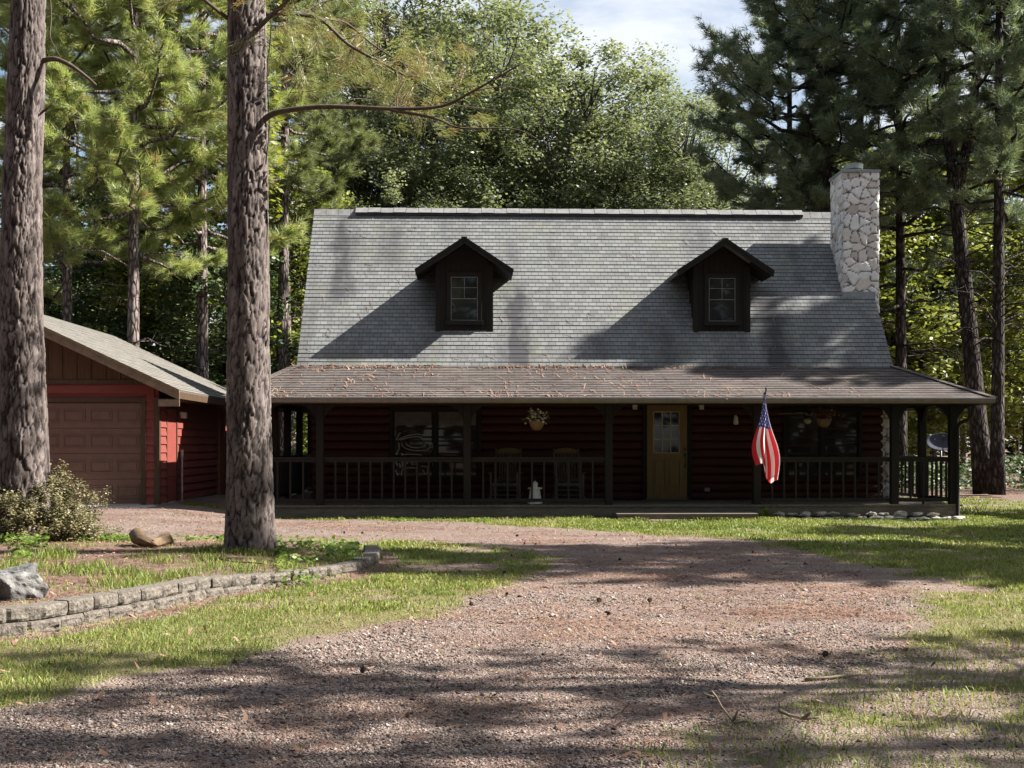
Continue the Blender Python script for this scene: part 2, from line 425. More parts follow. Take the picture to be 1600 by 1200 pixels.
# ------------------------------------------------------------------ regions on the ground (metres)
WALLPX = [(-60, 1003), (0, 998), (50, 994), (100, 985), (150, 975), (200, 965), (250, 955), (290, 945), (330, 935), (380, 926), (430, 918), (480, 911), (520, 905), (560, 898), (583, 890), (596, 880), (598, 872), (590, 866)]
WALL = [G(*p) for p in WALLPX]
WALL = [(WALL[0][0] - 3.0, WALL[0][1] - .35)] + WALL
BEDBACK = [G(*p) for p in [(560, 856), (500, 850), (430, 846), (350, 843), (280, 846), (200, 846), (120, 840), (0, 838)]] + [(-12, 19.3), (-14, 12)]
BED = WALL + BEDBACK
ISLAND = WALL[1:] + [G(*p) for p in [(560, 853), (600, 845), (700, 849), (800, 857), (862, 871), (852, 889), (790, 915), (710, 945), (600, 975), (480, 1000), (350, 1032), (200, 1062), (60, 1092), (-80, 1120)]]
STRIP = [G(*p) for p in [(240, 797), (330, 806), (430, 811), (560, 812), (700, 817), (800, 821), (900, 827), (1000, 835), (1080, 838), (1200, 848), (1330, 880), (1450, 930), (1440, 960), (1425, 995), (1480, 1006), (1600, 1000), (1700, 990)]] + [(22, 12), (30, 40), (-4.9, 40), (-4.9, 25.6)]
PATCHY = [G(*p) for p in [(1425, 985), (1700, 985), (1800, 1250), (1000, 1250), (1080, 1150), (1240, 1070), (1400, 1020)]]
DRIVE = [G(*p) for p in [(300, 800), (420, 812), (700, 818), (1000, 836), (1200, 850), (1330, 880), (1450, 930), (1425, 985), (1380, 1030), (1200, 1080), (1040, 1150), (980, 1250), (-300, 1250), (-200, 1130), (0, 1106), (300, 1045), (600, 976), (790, 917), (862, 872), (800, 858), (600, 846), (300, 845), (100, 840), (-100, 830)]] + [(-9, 24), (-6.5, 25.5)]

def hz(X, Y):
    X = np.asarray(X, dtype=float); Y = np.asarray(Y, dtype=float)
    ins = inpoly(X, Y, BED)
    dw = dist_path(X, Y, WALL); db = dist_path(X, Y, BEDBACK)
    h = np.where(ins, .17 * (1 - .45 * sstep(-3.0, -1.9, X)) * np.clip(dw / .14, 0, 1) * sstep(0, 2.6, np.minimum(db, 2.6)), 0)
    h = h + .22 * sstep(-3.6, -6.4, X) * sstep(18.5, 24, Y)
    h = h - .07 * sstep(5, 10, X) * sstep(14, 22, Y)
    h = h + .03 * (fbm(X * .6, Y * .6) - .5) * sstep(0, 1, np.minimum(dw, 1))
    return h
def hz1(x, y): return float(hz(np.array([x]), np.array([y]))[0])

def masks(X, Y):
    n = fbm(X * 1.3, Y * 1.3, 4) - .5
    n2 = fbm(X * 4 + 9, Y * 4 + 3, 3) - .5
    def soft(poly, w):
        d = dist_path(X, Y, poly, True); s = np.where(inpoly(X, Y, poly), d, -d)
        return sstep(-w, w, s + n * .9 + n2 * .3)
    isl = soft(ISLAND, .22); strip = soft(STRIP, .25); bed = np.where(inpoly(X, Y, BED), 1.0, 0.0)
    patch = soft(PATCHY, .3) * sstep(.46, .66, fbm(X * 2.3 + 4, Y * 2.3, 4)) * .75
    grass = np.maximum(np.maximum(isl * (1 - bed), strip), patch)
    bedg = bed * sstep(.52, .66, fbm(X * 1.6 + 40, Y * 1.6 + 2, 4)) * .35
    # grass fringe along the wall, and next to the near pine
    bedg = np.maximum(bedg, bed * sstep(.75, .15, dist_path(X, Y, WALL)) * sstep(.35, .55, fbm(X * 2, Y * 2, 3)) * .8)
    grass = np.maximum(grass * sstep(.22, .36, fbm(X * .8 + 5, Y * .8 + 77, 3)), bedg)
    drive = soft(DRIVE, .25)
    near_wall = sstep(.45, .05, dist_path(X, Y, WALL)) * (1 - bed)
    grass = grass * (1 - near_wall * .7)
    straw = np.clip(bed * (1 - bedg) + near_wall * .8 + drive * sstep(.48, .68, fbm(X * .9 + 13, Y * 2.0 + 1, 4)) * .6, 0, 1)
    return grass, drive * (1 - grass), straw
ys = np.unique(np.concatenate([np.array([-250, -120, -60, -30, -15, -6, 0, 2.5]), np.arange(4, 20, .08), np.arange(20, 28, .12), np.arange(28, 60, 1.0), np.array([64, 70, 80, 100, 140, 200, 300, 500])]))
xs = np.unique(np.concatenate([np.array([-500, -300, -160, -90, -60, -40, -30, -24, -20, -17]), np.arange(-15, -9, .3), np.arange(-9, 9, .08), np.arange(9, 16, .25), np.array([17, 20, 24, 30, 40, 60, 90, 160, 300, 500])]))
GX, GY = np.meshgrid(xs, ys)
gx, gy = GX.ravel(), GY.ravel()
gz = hz(gx, gy)
mg, md, ms = masks(gx, gy)
far = (gy > 33) | (gy < 3.5) | (gx < -14) | (gx > 19)
mg[far] = 0; ms[far] = .8; md[far] = 0
nx, ny = len(xs), len(ys)
idx = np.arange(nx * ny).reshape(ny, nx)
fc = np.stack([idx[:-1, :-1], idx[:-1, 1:], idx[1:, 1:], idx[1:, :-1]], -1).reshape(-1, 4)
me = np_mesh('ground', np.stack([gx, gy, gz], 1), fc, True, {'grass': mg, 'gravel': md, 'straw': ms})
def ground_mat():
    m, nt, b, o = mat('ground_soil')
    at = {}
    for k in ('grass', 'gravel', 'straw'):
        a = nt.nodes.new('ShaderNodeAttribute'); a.attribute_name = k; at[k] = a.outputs['Fac']
    oc = coords(nt)
    n1 = noise(nt, oc, 2.5, 6, .65); n2 = noise(nt, oc, 26, 4, .7); n3 = noise(nt, oc, 90, 2)
    dirt = ramp(nt, n1, [(.3, (.13, .096, .08)), (.7, (.28, .22, .183))])
    v = N(nt, 'ShaderNodeTexVoronoi', i_Scale=60.0); nt.links.new(oc, v.inputs['Vector'])
    sep = nt.nodes.new('ShaderNodeSeparateColor'); nt.links.new(v.outputs['Color'], sep.inputs[0])
    grav = ramp(nt, sep.outputs[0], [(0, (.055, .04, .034)), (.35, (.14, .105, .092)), (.7, (.24, .19, .165)), (1, (.38, .325, .29))])
    grav = mix(nt, math_(nt, 'MULTIPLY', n1, .55), grav, (.235, .16, .135))
    straw = ramp(nt, n2, [(.3, (.095, .058, .046)), (.55, (.19, .13, .107)), (.75, (.30, .215, .175))])
    gr = ramp(nt, n2, [(.3, (.085, .085, .035)), (.55, (.165, .155, .065)), (.75, (.25, .20, .12))])
    c = mix(nt, at['gravel'], dirt, grav)
    sf = N(nt, 'ShaderNodeMapRange', i_1=.3, i_2=.75); nt.links.new(math_(nt, 'ADD', at['straw'], math_(nt, 'MULTIPLY', math_(nt, 'SUBTRACT', n2, .5), .9)), sf.inputs[0])
    c = mix(nt, sf.outputs[0], c, straw)
    gf = N(nt, 'ShaderNodeMapRange', i_1=.25, i_2=.7); nt.links.new(math_(nt, 'ADD', at['grass'], math_(nt, 'MULTIPLY', math_(nt, 'SUBTRACT', n2, .5), .6)), gf.inputs[0])
    c = mix(nt, gf.outputs[0], c, gr)
    nt.links.new(c, b.inputs['Base Color']); b.inputs['Roughness'].default_value = .95; b.inputs['Specular IOR Level'].default_value = .15
    bump(nt, b, math_(nt, 'ADD', math_(nt, 'ADD', n2, math_(nt, 'MULTIPLY', n3, .5)), math_(nt, 'MULTIPLY', v.outputs['Distance'], -.8)), .8, .03)
    return m
tag(link_mesh('ground', me, ground_mat()), kind='structure')

# ------------------------------------------------------------------ scattered stuff
def scatter(n, y0, y1, x0=-14, x1=14, pw=1.0):
    y = y0 + (y1 - y0) * RS.rand(n) ** pw; x = x0 + (x1 - x0) * RS.rand(n)
    px, py, d = project(x, y, 0)
    k = (px > -40) & (px < 1640) & (py < 1230)
    return x[k], y[k], d[k]
def house_clear(x, y):
    return ~((x > -4.5) & (x < 10.2) & (y > 25.1)) & ~((x < -6.4) & (y > 25.2)) & ~((x > 2.45) & (x < 5.7) & (y > 24.2))
def blades(name, parts):
    V = []; 
    for x, y, z, h, w in parts:
        n = len(x); a = RS.rand(n) * 2 * np.pi; lean = .25 + .95 * RS.rand(n); la = RS.rand(n) * 2 * np.pi
        dx, dy = np.cos(a) * w / 2, np.sin(a) * w / 2
        lx, ly = np.cos(la) * lean * h, np.sin(la) * lean * h
        b0 = np.stack([x - dx, y - dy, z], 1); b1 = np.stack([x + dx, y + dy, z], 1)
        m0 = np.stack([x - dx * .8 + lx * .35, y - dy * .8 + ly * .35, z + h * .6], 1); m1 = np.stack([x + dx * .8 + lx * .35, y + dy * .8 + ly * .35, z + h * .6], 1)
        t = np.stack([x + lx, y + ly, z + h * (1 - .42 * lean)], 1)
        V.append(np.stack([b0, b1, m1, m0, t], 1).reshape(-1, 5, 3))
    V = np.concatenate(V); n = len(V); base = np.arange(n)[:, None] * 5
    tri = np.concatenate([base + np.array([[0, 1, 2]]), base + np.array([[0, 2, 3]]), base + np.array([[3, 2, 4]])], 1).reshape(-1, 3)
    return np_mesh(name, V.reshape(-1, 3), tri)
gp = []
for n, y0, y1, hh, ww in ((300000, 5.5, 11, .050, .0060), (280000, 11, 17, .052, .0085), (330000, 17, 27, .06, .014), (60000, 27, 36, .07, .02)):
    x, y, d = scatter(n, y0, y1, -14, 15)
    g, _, _ = masks(x, y); g = g * (.12 + .88 * sstep(.36, .58, fbm(x * 2.1, y * 2.1, 3)))
    g = np.maximum(g, .012 * sstep(.45, .6, fbm(x * 1.7 + 60, y * 1.7, 3)) + .42 * inpoly(x, y, PATCHY) * sstep(.3, .6, fbm(x * 2.7 + 60, y * 2.7, 3)))
    k = (RS.rand(len(x)) < np.clip(g, 0, 1)) & house_clear(x, y)
    x, y = x[k], y[k]
    h = hh * (.5 + .9 * RS.rand(len(x))) * (.6 + .8 * fbm(x * .9, y * .9 + 50, 2)); gp.append((x, y, hz(x, y) - .005, h, ww * (.6 + .8 * RS.rand(len(x)))))
# tufts of longer grass in the bed
for i in range(24):
    _c = (W(389, 870, 15.25), W(40, 845, 17.3))[i % 2]; _a = random.uniform(2.6, 6.8); n = 60
    x = _c[0] + math.cos(_a) * .42 + RS.randn(n) * .09; y = 15.25 + (i % 2) * 2.05 + math.sin(_a) * .42 + RS.randn(n) * .09
    gp.append((x, y, hz(x, y), .05 + .09 * RS.rand(n), .006 + .004 * RS.rand(n)))
for i in range(45):
    px, py = random.uniform(0, 560), random.uniform(862, 930)
    cx, cy = G(px, py, .15)
    if not inpoly(np.array([cx]), np.array([cy]), BED)[0]: continue
    n = 90; x = cx + RS.randn(n) * .10; y = cy + RS.randn(n) * .12
    gp.append((x, y, hz(x, y), .07 + .09 * RS.rand(n), .006 + .004 * RS.rand(n)))
tag(link_mesh('grass', blades('grass', gp), M['grass']), 'short patchy lawn grass beside the gravel drive and in front of the porch', 'grass', kind='stuff')

def stones(name, x, y, z, r):
    n = len(x); base = np.array([[1, 0, 0], [-1, 0, 0], [0, 1, 0], [0, -1, 0], [0, 0, 1], [0, 0, -1]], float)
    tri = np.array([[0, 2, 4], [2, 1, 4], [1, 3, 4], [3, 0, 4], [2, 0, 5], [1, 2, 5], [3, 1, 5], [0, 3, 5]])
    a = RS.rand(n) * 6.28; P = base[None] * (r[:, None] * (.65 + .7 * RS.rand(n, 6)))[:, :, None]
    P = P + RS.randn(n, 6, 3) * (r * .22)[:, None, None]
    P[:, :, 2] *= .6
    X = P[:, :, 0] * np.cos(a)[:, None] - P[:, :, 1] * np.sin(a)[:, None]; Y = P[:, :, 0] * np.sin(a)[:, None] + P[:, :, 1] * np.cos(a)[:, None]
    V = np.stack([X + x[:, None], Y + y[:, None], P[:, :, 2] + z[:, None]], -1)
    T = (np.arange(n)[:, None, None] * 6 + tri[None]).reshape(-1, 3)
    return np_mesh(name, V.reshape(-1, 3), T)
X_, Y_, R_ = [], [], []
for n, y0, y1, r in ((220000, 5.4, 8.5, .0062), (100000, 8.5, 12, .008), (30000, 12, 18, .011)):
    x, y, d = scatter(n, y0, y1, -8, 11)
    g, dr, s = masks(x, y); g2 = sstep(.34, .55, fbm(x * .9 + 21, y * 1.6, 4))
    k = RS.rand(len(x)) < np.clip(dr * (.25 + .75 * g2) * (1 - .5 * s) * sstep(18, 7.5, y) + .08 * (1 - g), 0, 1)
    X_.append(x[k]); Y_.append(y[k]); R_.append(r * np.exp(RS.randn(k.sum()) * .38))
x = np.concatenate(X_); y = np.concatenate(Y_); r = np.concatenate(R_)
tag(link_mesh('gravel', stones('gravel', x, y, hz(x, y) + r * .15, r), M['stones']), 'loose pinkish grey gravel spread over the driveway', 'gravel', kind='stuff')

def needles_flat(name, x, y, z, L, w, tilt=.12, nrm=None):
    n = len(x); a = RS.rand(n) * 6.28; ax = np.stack([np.cos(a), np.sin(a), RS.randn(n) * tilt], 1)
    if nrm is not None: ax = nrm(ax)
    pr = np.stack([-np.sin(a), np.cos(a), np.zeros(n)], 1)
    c = np.stack([x, y, z], 1); h = ax * L[:, None] / 2; p = pr * w[:, None] / 2
    bend = np.stack([np.zeros(n), np.zeros(n), RS.rand(n) * L * .06], 1) + pr * (RS.randn(n) * L * .08)[:, None]
    V = np.stack([c - h - p, c - h + p, c + bend + p, c + bend - p, c + h], 1)
    b = np.arange(n)[:, None] * 5
    T = np.concatenate([b + np.array([[0, 1, 2]]), b + np.array([[0, 2, 3]]), b + np.array([[3, 2, 4]])], 1).reshape(-1, 3)
    return V.reshape(-1, 3), T
X_, Y_, L_, W_ = [], [], [], []
for n, y0, y1, L, w in ((90000, 5.4, 10, .13, .0036), (150000, 10, 17, .14, .006), (60000, 17, 25, .16, .010)):
    x, y, d = scatter(n, y0, y1, -11, 13)
    g, dr, s = masks(x, y)
    cl = sstep(.42, .7, fbm(x * 1.1 + 3, y * 2.2 + 8, 4))
    k = (RS.rand(len(x)) < np.clip(.30 + .85 * s + .35 * dr * cl, 0, 1) * np.clip(1 - .45 * g, 0, 1) * (.3 + .7 * cl)) & house_clear(x, y)
    X_.append(x[k]); Y_.append(y[k]); m = k.sum(); L_.append(L * (.5 + .8 * RS.rand(m))); W_.append(w * (.6 + .8 * RS.rand(m)))
x = np.concatenate(X_); y = np.concatenate(Y_)
V, T = needles_flat('s', x, y, hz(x, y) + .012, np.concatenate(L_), np.concatenate(W_))
tag(link_mesh('pine_straw', np_mesh('pine_straw', V, T), M['straw']), 'reddish brown fallen pine needles littering the drive and the bed', 'pine needles', kind='stuff')
# small dead leaves and bits
n = 1500
x, y, d = scatter(n * 3, 5.4, 20, -8, 10); x, y = x[:n], y[:n]
sz = .010 + .020 * RS.rand(len(x))
V, T = needles_flat('l', x, y, hz(x, y) + .02, sz * 2.2, sz, .5)
tag(link_mesh('dead_leaves', np_mesh('dead_leaves', V, T), M['straw']), 'scattered small dead leaves on the gravel and grass', 'dead leaves', kind='stuff')
# leafy ground cover in the bed
def leaf_quads(c, nrm_up, size, rs, aspect=.55):
    n = len(c); a = rs.rand(n) * 6.28
    d = np.stack([np.cos(a), np.sin(a), rs.randn(n) * .35], 1); d /= np.linalg.norm(d, axis=1)[:, None]
    up = nrm_up + rs.randn(n, 3) * .45; s = np.cross(d, up); s /= np.linalg.norm(s, axis=1)[:, None] + 1e-9
    L = size[:, None]; Wd = L * aspect
    V = np.stack([c - d * L * .5, c + s * Wd * .5, c + d * L * .5, c - s * Wd * .5], 1)
    return V.reshape(-1, 3), np.arange(n * 4).reshape(-1, 4)
C_ = []
for (pxa, pya, pxb, pyb, n, hgt) in ((430, 838, 560, 874, 2000, .12), (80, 838, 205, 850, 1300, .10), (265, 838, 350, 850, 700, .08), (-20, 850, 75, 868, 700, .13), (20, 868, 50, 890, 160, .10), (430, 868, 500, 900, 500, .1)):
    px = RS.uniform(pxa, pxb, n); py = RS.uniform(pya, pyb, n)
    p = np.array([G(a, b, .12) for a, b in zip(px, py)])
    k = sstep(.36, .55, fbm(p[:, 0] * 2.4, p[:, 1] * 1.4 + 9, 3)) > RS.rand(n) * .8
    p = p[k]; C_.append(np.column_stack([p, hz(p[:, 0], p[:, 1]) + .02 + hgt * RS.rand(len(p))]))
C_ = np.concatenate(C_)
V, T = leaf_quads(C_, np.array([0, -.3, 1.0]), .035 + .045 * RS.rand(len(C_)), RS, .7)
tag(link_mesh('ground_cover', np_mesh('ground_cover', V, T), M['leaf_cover']), 'low bright green leafy ground cover in the raised bed by the pines', 'ground cover', kind='stuff')
# ================================================================== the log house
house = empty('log_house', (2.8, 25.3, 0))
tag(house, 'dark red log house with steep grey shingled roof, two dormers and full front porch', 'house')
bpy.context.view_layer.update()
def hb(mb, name, m, parent=house, **k):
    o = mb.build(name, m, None, **k)
    o.parent = parent
    o.matrix_parent_inverse = Matrix.Translation(-house.location) if parent == house else Matrix.Identity(4)
    if parent != house: o.matrix_parent_inverse = Matrix.Identity(4)
    return o
XL, XR, YW, YB, YR, ZR = -3.60, 9.30, 27.6, 32.6, 30.1, 7.28
TAN = (7.28 - 3.25) / 3.0
ZD = .25
def zroof(y): return ZR - TAN * abs(y - YR)
# body with log courses on the front
mb = MB()
body = [(XL, YW, .0), (XL, YB, .0), (XL, YB, zroof(YB) - .28), (XL, YR, ZR - .3), (XL, YW, zroof(YW) - .28)]
mb.prism(body, (XR - XL, 0, 0))
zc = ZD
while zc < 3.6:
    h = .19
    prof = [(XL - .03, YW - .0, zc), (XL - .03, YW - .055, zc + .03), (XL - .03, YW - .07, zc + .095), (XL - .03, YW - .055, zc + .16), (XL - .03, YW, zc + h)]
    mb.prism(prof, (XR - XL + .06, 0, 0))
    for xs_, sg in ((XL, -1), (XR, 1)):
        pr = [(xs_, YW - .05, zc), (xs_ + sg * .055, YW - .05, zc + .03), (xs_ + sg * .07, YW - .05, zc + .095), (xs_ + sg * .055, YW - .05, zc + .16), (xs_, YW - .05, zc + h)]
        mb.prism(pr, (0, YB - YW + .1, 0))
    zc += h
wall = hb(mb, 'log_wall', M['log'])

def shingles(mb, A, B, C, D, expo=.122, t=.012, thick=.05, side=True):
    """A,B bottom left/right, C,D top right/left"""
    A, B, C, D = map(Vector, (A, B, C, D))
    nrm = (B - A).cross(D - A).normalized()
    if nrm.z < 0: nrm = -nrm
    L = ((D + C) / 2 - (A + B) / 2); ld = L - (B - A).normalized() * L.dot((B - A).normalized()); n = max(1, round(ld.length / expo))
    ex = (B - A).normalized()
    for i in range(n):
        a, b_ = i / n, (i + 1) / n
        p0 = A.lerp(D, a); p1 = B.lerp(C, a); q1 = B.lerp(C, b_); q0 = A.lerp(D, b_)
        j = t * (1 + .25 * math.sin(i * 2.7))
        P0 = p0 + nrm * j; P1 = p1 + nrm * j
        u = lambda p: (p - A).dot(ex) + 60
        v0, v1 = (i + .02) * expo, (i + .98) * expo
        mb.face([P0, P1, q1, q0], [(u(p0), v0), (u(p1), v0), (u(q1), v1), (u(q0), v1)])
        mb.face([p0 - nrm * .004, p1 - nrm * .004, P1, P0], [(u(p0), v0), (u(p1), v0), (u(p1), v0), (u(p0), v0)])
    # underside
    dn = nrm * -thick
    for P in ([A + dn, D + dn, C + dn, B + dn], [A + dn, B + dn, B, A], [B + dn, C + dn, C, B], [D + dn, A + dn, A, D]):
        mb.face(P, [(.5, .5)] * 4)
RXL, RXR, YBK = -3.92, 9.45, 27.1
ZBK = 3.25
mb = MB()
shingles(mb, (RXL, YBK, ZBK), (RXR, YBK, ZBK), (RXR, YR, ZR), (RXL, YR, ZR))
shingles(mb, (RXR, 2 * YR - YBK, ZBK), (RXL, 2 * YR - YBK, ZBK), (RXL, YR, ZR), (RXR, YR, ZR))
roof = hb(mb, 'main_roof', M['roof'], fix=False)
mb = MB()
for xa in np.arange(RXL, RXR, .3):
    xb = min(xa + .29, RXR)
    mb.prism([(xa, YR - .13, ZR - .15), (xa, YR, ZR + .028), (xa, YR + .13, ZR - .15), (xa, YR, ZR + .012)], (xb - xa, 0, 0))
hb(mb, 'ridge_cap', M['ridge'], roof)
mb = MB(); x0 = W(557, 331, YR)[0]; x1 = W(1252, 331, YR)[0]
mb.prism([(x0, YR - .16, ZR - .13), (x0, YR - .16, ZR - .075), (x0, YR, ZR + .045), (x0, YR + .16, ZR - .075), (x0, YR + .16, ZR - .13)], (x1 - x0, 0, 0))
rv = hb(mb, 'ridge_vent', M['ridge_dark'], roof)
mb = MB()
for xa in np.arange(x0 - .01, x1, .31):
    xb = min(xa + .30, x1 + .01); dz = .004 * math.sin(xa * 9)
    mb.prism([(xa, YR - .19, ZR - .075 + dz), (xa, YR, ZR + .052 + dz), (xa, YR + .19, ZR - .075 + dz), (xa, YR, ZR + .072 + dz)], (xb - xa, 0, 0))
hb(mb, 'vent_cap', M['ridge'], roof)
# gable rake boards
for xs_ in (RXL + .02, RXR - .06):
    for sg in (-1, 1):
        mb = MB(); mb.prism([(xs_, YR, ZR - .07), (xs_, YR, ZR - .25), (xs_, YR + sg * 3.0, ZBK - .25), (xs_, YR + sg * 3.0, ZBK - .07)], (.04, 0, 0))
        hb(mb, 'rake_board', M['dark_wood'], roof)
# porch roof
EXL, EXR, EY, EZ = -5.0, 10.72, 24.7, 2.46
mb = MB()
shingles(mb, (EXL, EY, EZ), (EXR, EY, EZ), (RXR, YBK, ZBK), (RXL, YBK, ZBK), expo=.143)
sl = (ZBK - EZ) / (RXL - EXL)
shingles(mb, (EXL, 33.4, EZ), (EXL, EY, EZ), (RXL, YBK, ZBK), (RXL, 33.4, ZBK))
shingles(mb, (EXR, EY, EZ), (EXR, 33.4, EZ), (RXR, 33.4, ZBK), (RXR, YBK, ZBK))
for xa, xb in ((RXL, XL), (RXR, XR)):
    mb.face([(xa, YBK + .5, ZBK), (xa, 33.4, ZBK), (xb, 33.4, ZBK + .4), (xb, YBK + .5, ZBK + .4)], [(0, 0)] * 4)
# hip caps
for (e, t_) in (((EXL, EY, EZ), (RXL, YBK, ZBK)), ((EXR, EY, EZ), (RXR, YBK, ZBK))):
    e, t_ = Vector(e), Vector(t_); n = 16
    for i in range(n):
        p = e.lerp(t_, i / n); q = e.lerp(t_, (i + 1.08) / n)
        mb.bar(p + Vector((0, 0, .022)), q + Vector((0, 0, .014)), .2, .014)
proof = hb(mb, 'porch_roof', M['porch_roof'], fix=False)
mb = MB()
mb.box(EXL + .02, EXR - .02, EY + .06, EY + .09, EZ - .115, EZ - .02)
mb.box(EXL + .06, EXL + .09, EY + .1, 33.4, EZ - .13, EZ - .03); mb.box(EXR - .09, EXR - .06, EY + .1, 33.4, EZ - .13, EZ - .03)
hb(mb, 'fascia', M['fascia'], proof)
mb = MB()
mb.prism([(EXL, EY + .055, EZ - .10), (EXL, EY - .02, EZ - .10), (EXL, EY - .055, EZ - .055), (EXL, EY - .055, EZ - .015), (EXL, EY + .055, EZ - .015)], (EXR - EXL, 0, 0))
hb(mb, 'gutter', M['gutter'], proof)
hb(MB().box(EXL, EXR, EY - .06, EY - .03, EZ - .012, EZ + .012), 'drip_edge', M['drip'], proof)
mb = MB(); zc_ = 2.44
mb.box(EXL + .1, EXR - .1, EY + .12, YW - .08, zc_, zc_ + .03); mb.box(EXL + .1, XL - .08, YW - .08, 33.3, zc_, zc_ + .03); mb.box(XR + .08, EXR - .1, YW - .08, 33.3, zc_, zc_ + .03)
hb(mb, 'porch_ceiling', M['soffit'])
YP = 25.3; PXL, PXR = -4.40, 10.08
mb = MB()
mb.box(PXL - .08, PXR + .08, YP - .07, YP + .07, 2.335, 2.437)
mb.box(PXL - .07, PXL + .07, YP + .08, 33.2, 2.335, 2.437); mb.box(PXR - .07, PXR + .07, YP + .08, 33.2, 2.335, 2.437)
hb(mb, 'porch_beam', M['post_wood'])
# deck
mb = MB()
x = PXL - .14
yd0 = YP - .13
xx = PXL - .14
while xx < PXR + .14:
    wd = .138
    mb.box(xx, xx + wd, yd0 + random.uniform(-.008, .008), YW - .08, ZD - .038, ZD + random.uniform(-.002, .002)); xx += .145
yy = YW - .075
while yy < 33:
    mb.box(PXL - .14, XL - .08, yy, yy + .138, ZD - .038, ZD); mb.box(XR + .08, PXR + .14, yy, yy + .138, ZD - .038, ZD); yy += .145
deck = hb(mb, 'deck', M['deck_wood'])
mb = MB()
mb.box(PXL - .10, PXR + .10, yd0 + .03, yd0 + .07, ZD - .235, ZD - .042)
mb.box(PXL - .10, PXL - .06, yd0 + .075, 33, ZD - .235, ZD - .042); mb.box(PXR + .06, PXR + .10, yd0 + .075, 33, ZD - .235, ZD - .042)
hb(mb, 'rim_joist', M['deck_wood'], deck)
for xp in (5.9, 8.55, PXR):
    hb(MB().box(xp - .06, xp + .06, yd0 + .075, yd0 + .19, -.15, ZD - .05), 'deck_footing', M['deck_wood'], deck)
mb = MB(); mb.box(PXL, 5.8, yd0 + .20, yd0 + .22, -.1, ZD - .24)
hb(mb, 'deck_skirt', M['dark_wood'], deck)
# low wooden step in front of the door
sx0, sx1 = G(965, 812)[0], G(1188, 812)[0]
mb = MB()
for i in range(4):
    mb.box(sx0, sx1, 24.33 + i * .2, 24.33 + i * .2 + .192, .075, .112)
mb.box(sx0 + .02, sx1 - .02, 24.345, 24.385, -.06, .07); mb.box(sx0 + .02, sx0 + .06, 24.39, 25.13, -.06, .07); mb.box(sx1 - .06, sx1 - .02, 24.39, 25.13, -.06, .07)
hb(mb, 'porch_step', M['deck_wood'])
# posts with curved knee braces
def brace_arc(c, dirv, r=.36):
    pts = []
    for i in range(7):
        a = i / 6
        px_ = .075 + r * (a ** 1.6); pz_ = 2.335 - r * 1.05 * (1 - a) ** 1.5 - .0
        pts.append(Vector((c[0] + dirv[0] * px_, c[1] + dirv[1] * px_, pz_)))
    return pts
def make_brace(c, dirv, parent):
    top = brace_arc(c, dirv); r = .36
    mb = MB(); side = Vector((-dirv[1], dirv[0], 0)) * .035
    poly = [Vector((c[0] + dirv[0] * .076, c[1] + dirv[1] * .076, 2.334))] + [p for p in top]
    poly = poly[:1] + [top[0]] + top[1:]
    mb.prism([p - side for p in poly], side * 2)
    return hb(mb, 'knee_brace', M['post_wood'], parent)
posts = []
def post(x, y, dirs, w=.155):
    mb = MB(); mb.box(x - w / 2, x + w / 2, y - w / 2, y + w / 2, ZD, 2.334)
    o = hb(mb, 'porch_post', M['post_wood'], bevel=.008)
    for d in dirs: make_brace((x, y), d, o)
    posts.append(o)
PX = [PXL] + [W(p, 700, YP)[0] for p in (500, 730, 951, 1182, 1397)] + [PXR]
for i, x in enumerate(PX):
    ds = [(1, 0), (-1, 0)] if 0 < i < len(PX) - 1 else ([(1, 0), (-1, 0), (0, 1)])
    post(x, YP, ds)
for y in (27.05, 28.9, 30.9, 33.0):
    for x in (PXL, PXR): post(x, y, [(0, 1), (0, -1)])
# railings
def railing(p0, p1):
    p0, p1 = Vector(p0), Vector(p1); d = (p1 - p0); L = d.length; d.normalize()
    a, b = p0 + d * .08, p1 - d * .08
    mb = MB()
    mb.bar(a + Vector((0, 0, 1.225)), b + Vector((0, 0, 1.225)), .09, .038)
    mb.bar(a + Vector((0, 0, 1.178)), b + Vector((0, 0, 1.178)), .038, .066)
    r = hb(mb, 'railing', M['rail_wood'])
    hb(MB().bar(a + Vector((0, 0, .345)), b + Vector((0, 0, .345)), .038, .075), 'bottom_rail', M['rail_wood'], r)
    n = max(1, round((L - .16) / .247)); me0 = None
    for i in range(1, n):
        p = a.lerp(b, i / n) + Vector((0, 0, 0))
        if me0 is None:
            bm_ = MB(); bm_.box(-.019, .019, -.019, .019, .384, 1.144)
            o = hb(bm_, 'baluster', M['rail_wood'], r); me0 = o.data
        else:
            o = bpy.data.objects.new('baluster', me0); col.objects.link(o); o.parent = r
        o.location = (p.x, p.y, 0)
    return r
for a, b in ((0, 1), (1, 2), (2, 3), (4, 5), (5, 6)): railing((PX[a], YP, 0), (PX[b], YP, 0))
for x in (PXL, PXR):
    ysd = [YP, 27.05, 28.9, 30.9, 33.0]
    for a, b in zip(ysd[:-1], ysd[1:]): railing((x, a, 0), (x, b, 0))
hb(MB().box(PX[5] + .60, PX[5] + .64, YP - .02, YP + .02, ZD, .306), 'rail_block', M['rail_wood'])
# door
dx0, dx1 = W(1010, 700, YW)[0], W(1072.5, 700, YW)[0]
dz0, dz1 = .275, 2.40
yf = YW - .13
mb = MB()
for (xa, xb, za, zb) in ((dx0 - .10, dx0 - .005, dz0, dz1), (dx1 + .005, dx1 + .10, dz0, dz1), (dx0 - .10, dx1 + .10, dz1 + .003, dz1 + .04)): mb.box(xa, xb, yf + .01, YW + .02, za, zb)
dfr = MB().box(dx0 - .03, dx1 + .03, yf - .05, YW, ZD + .002, dz0 - .002)
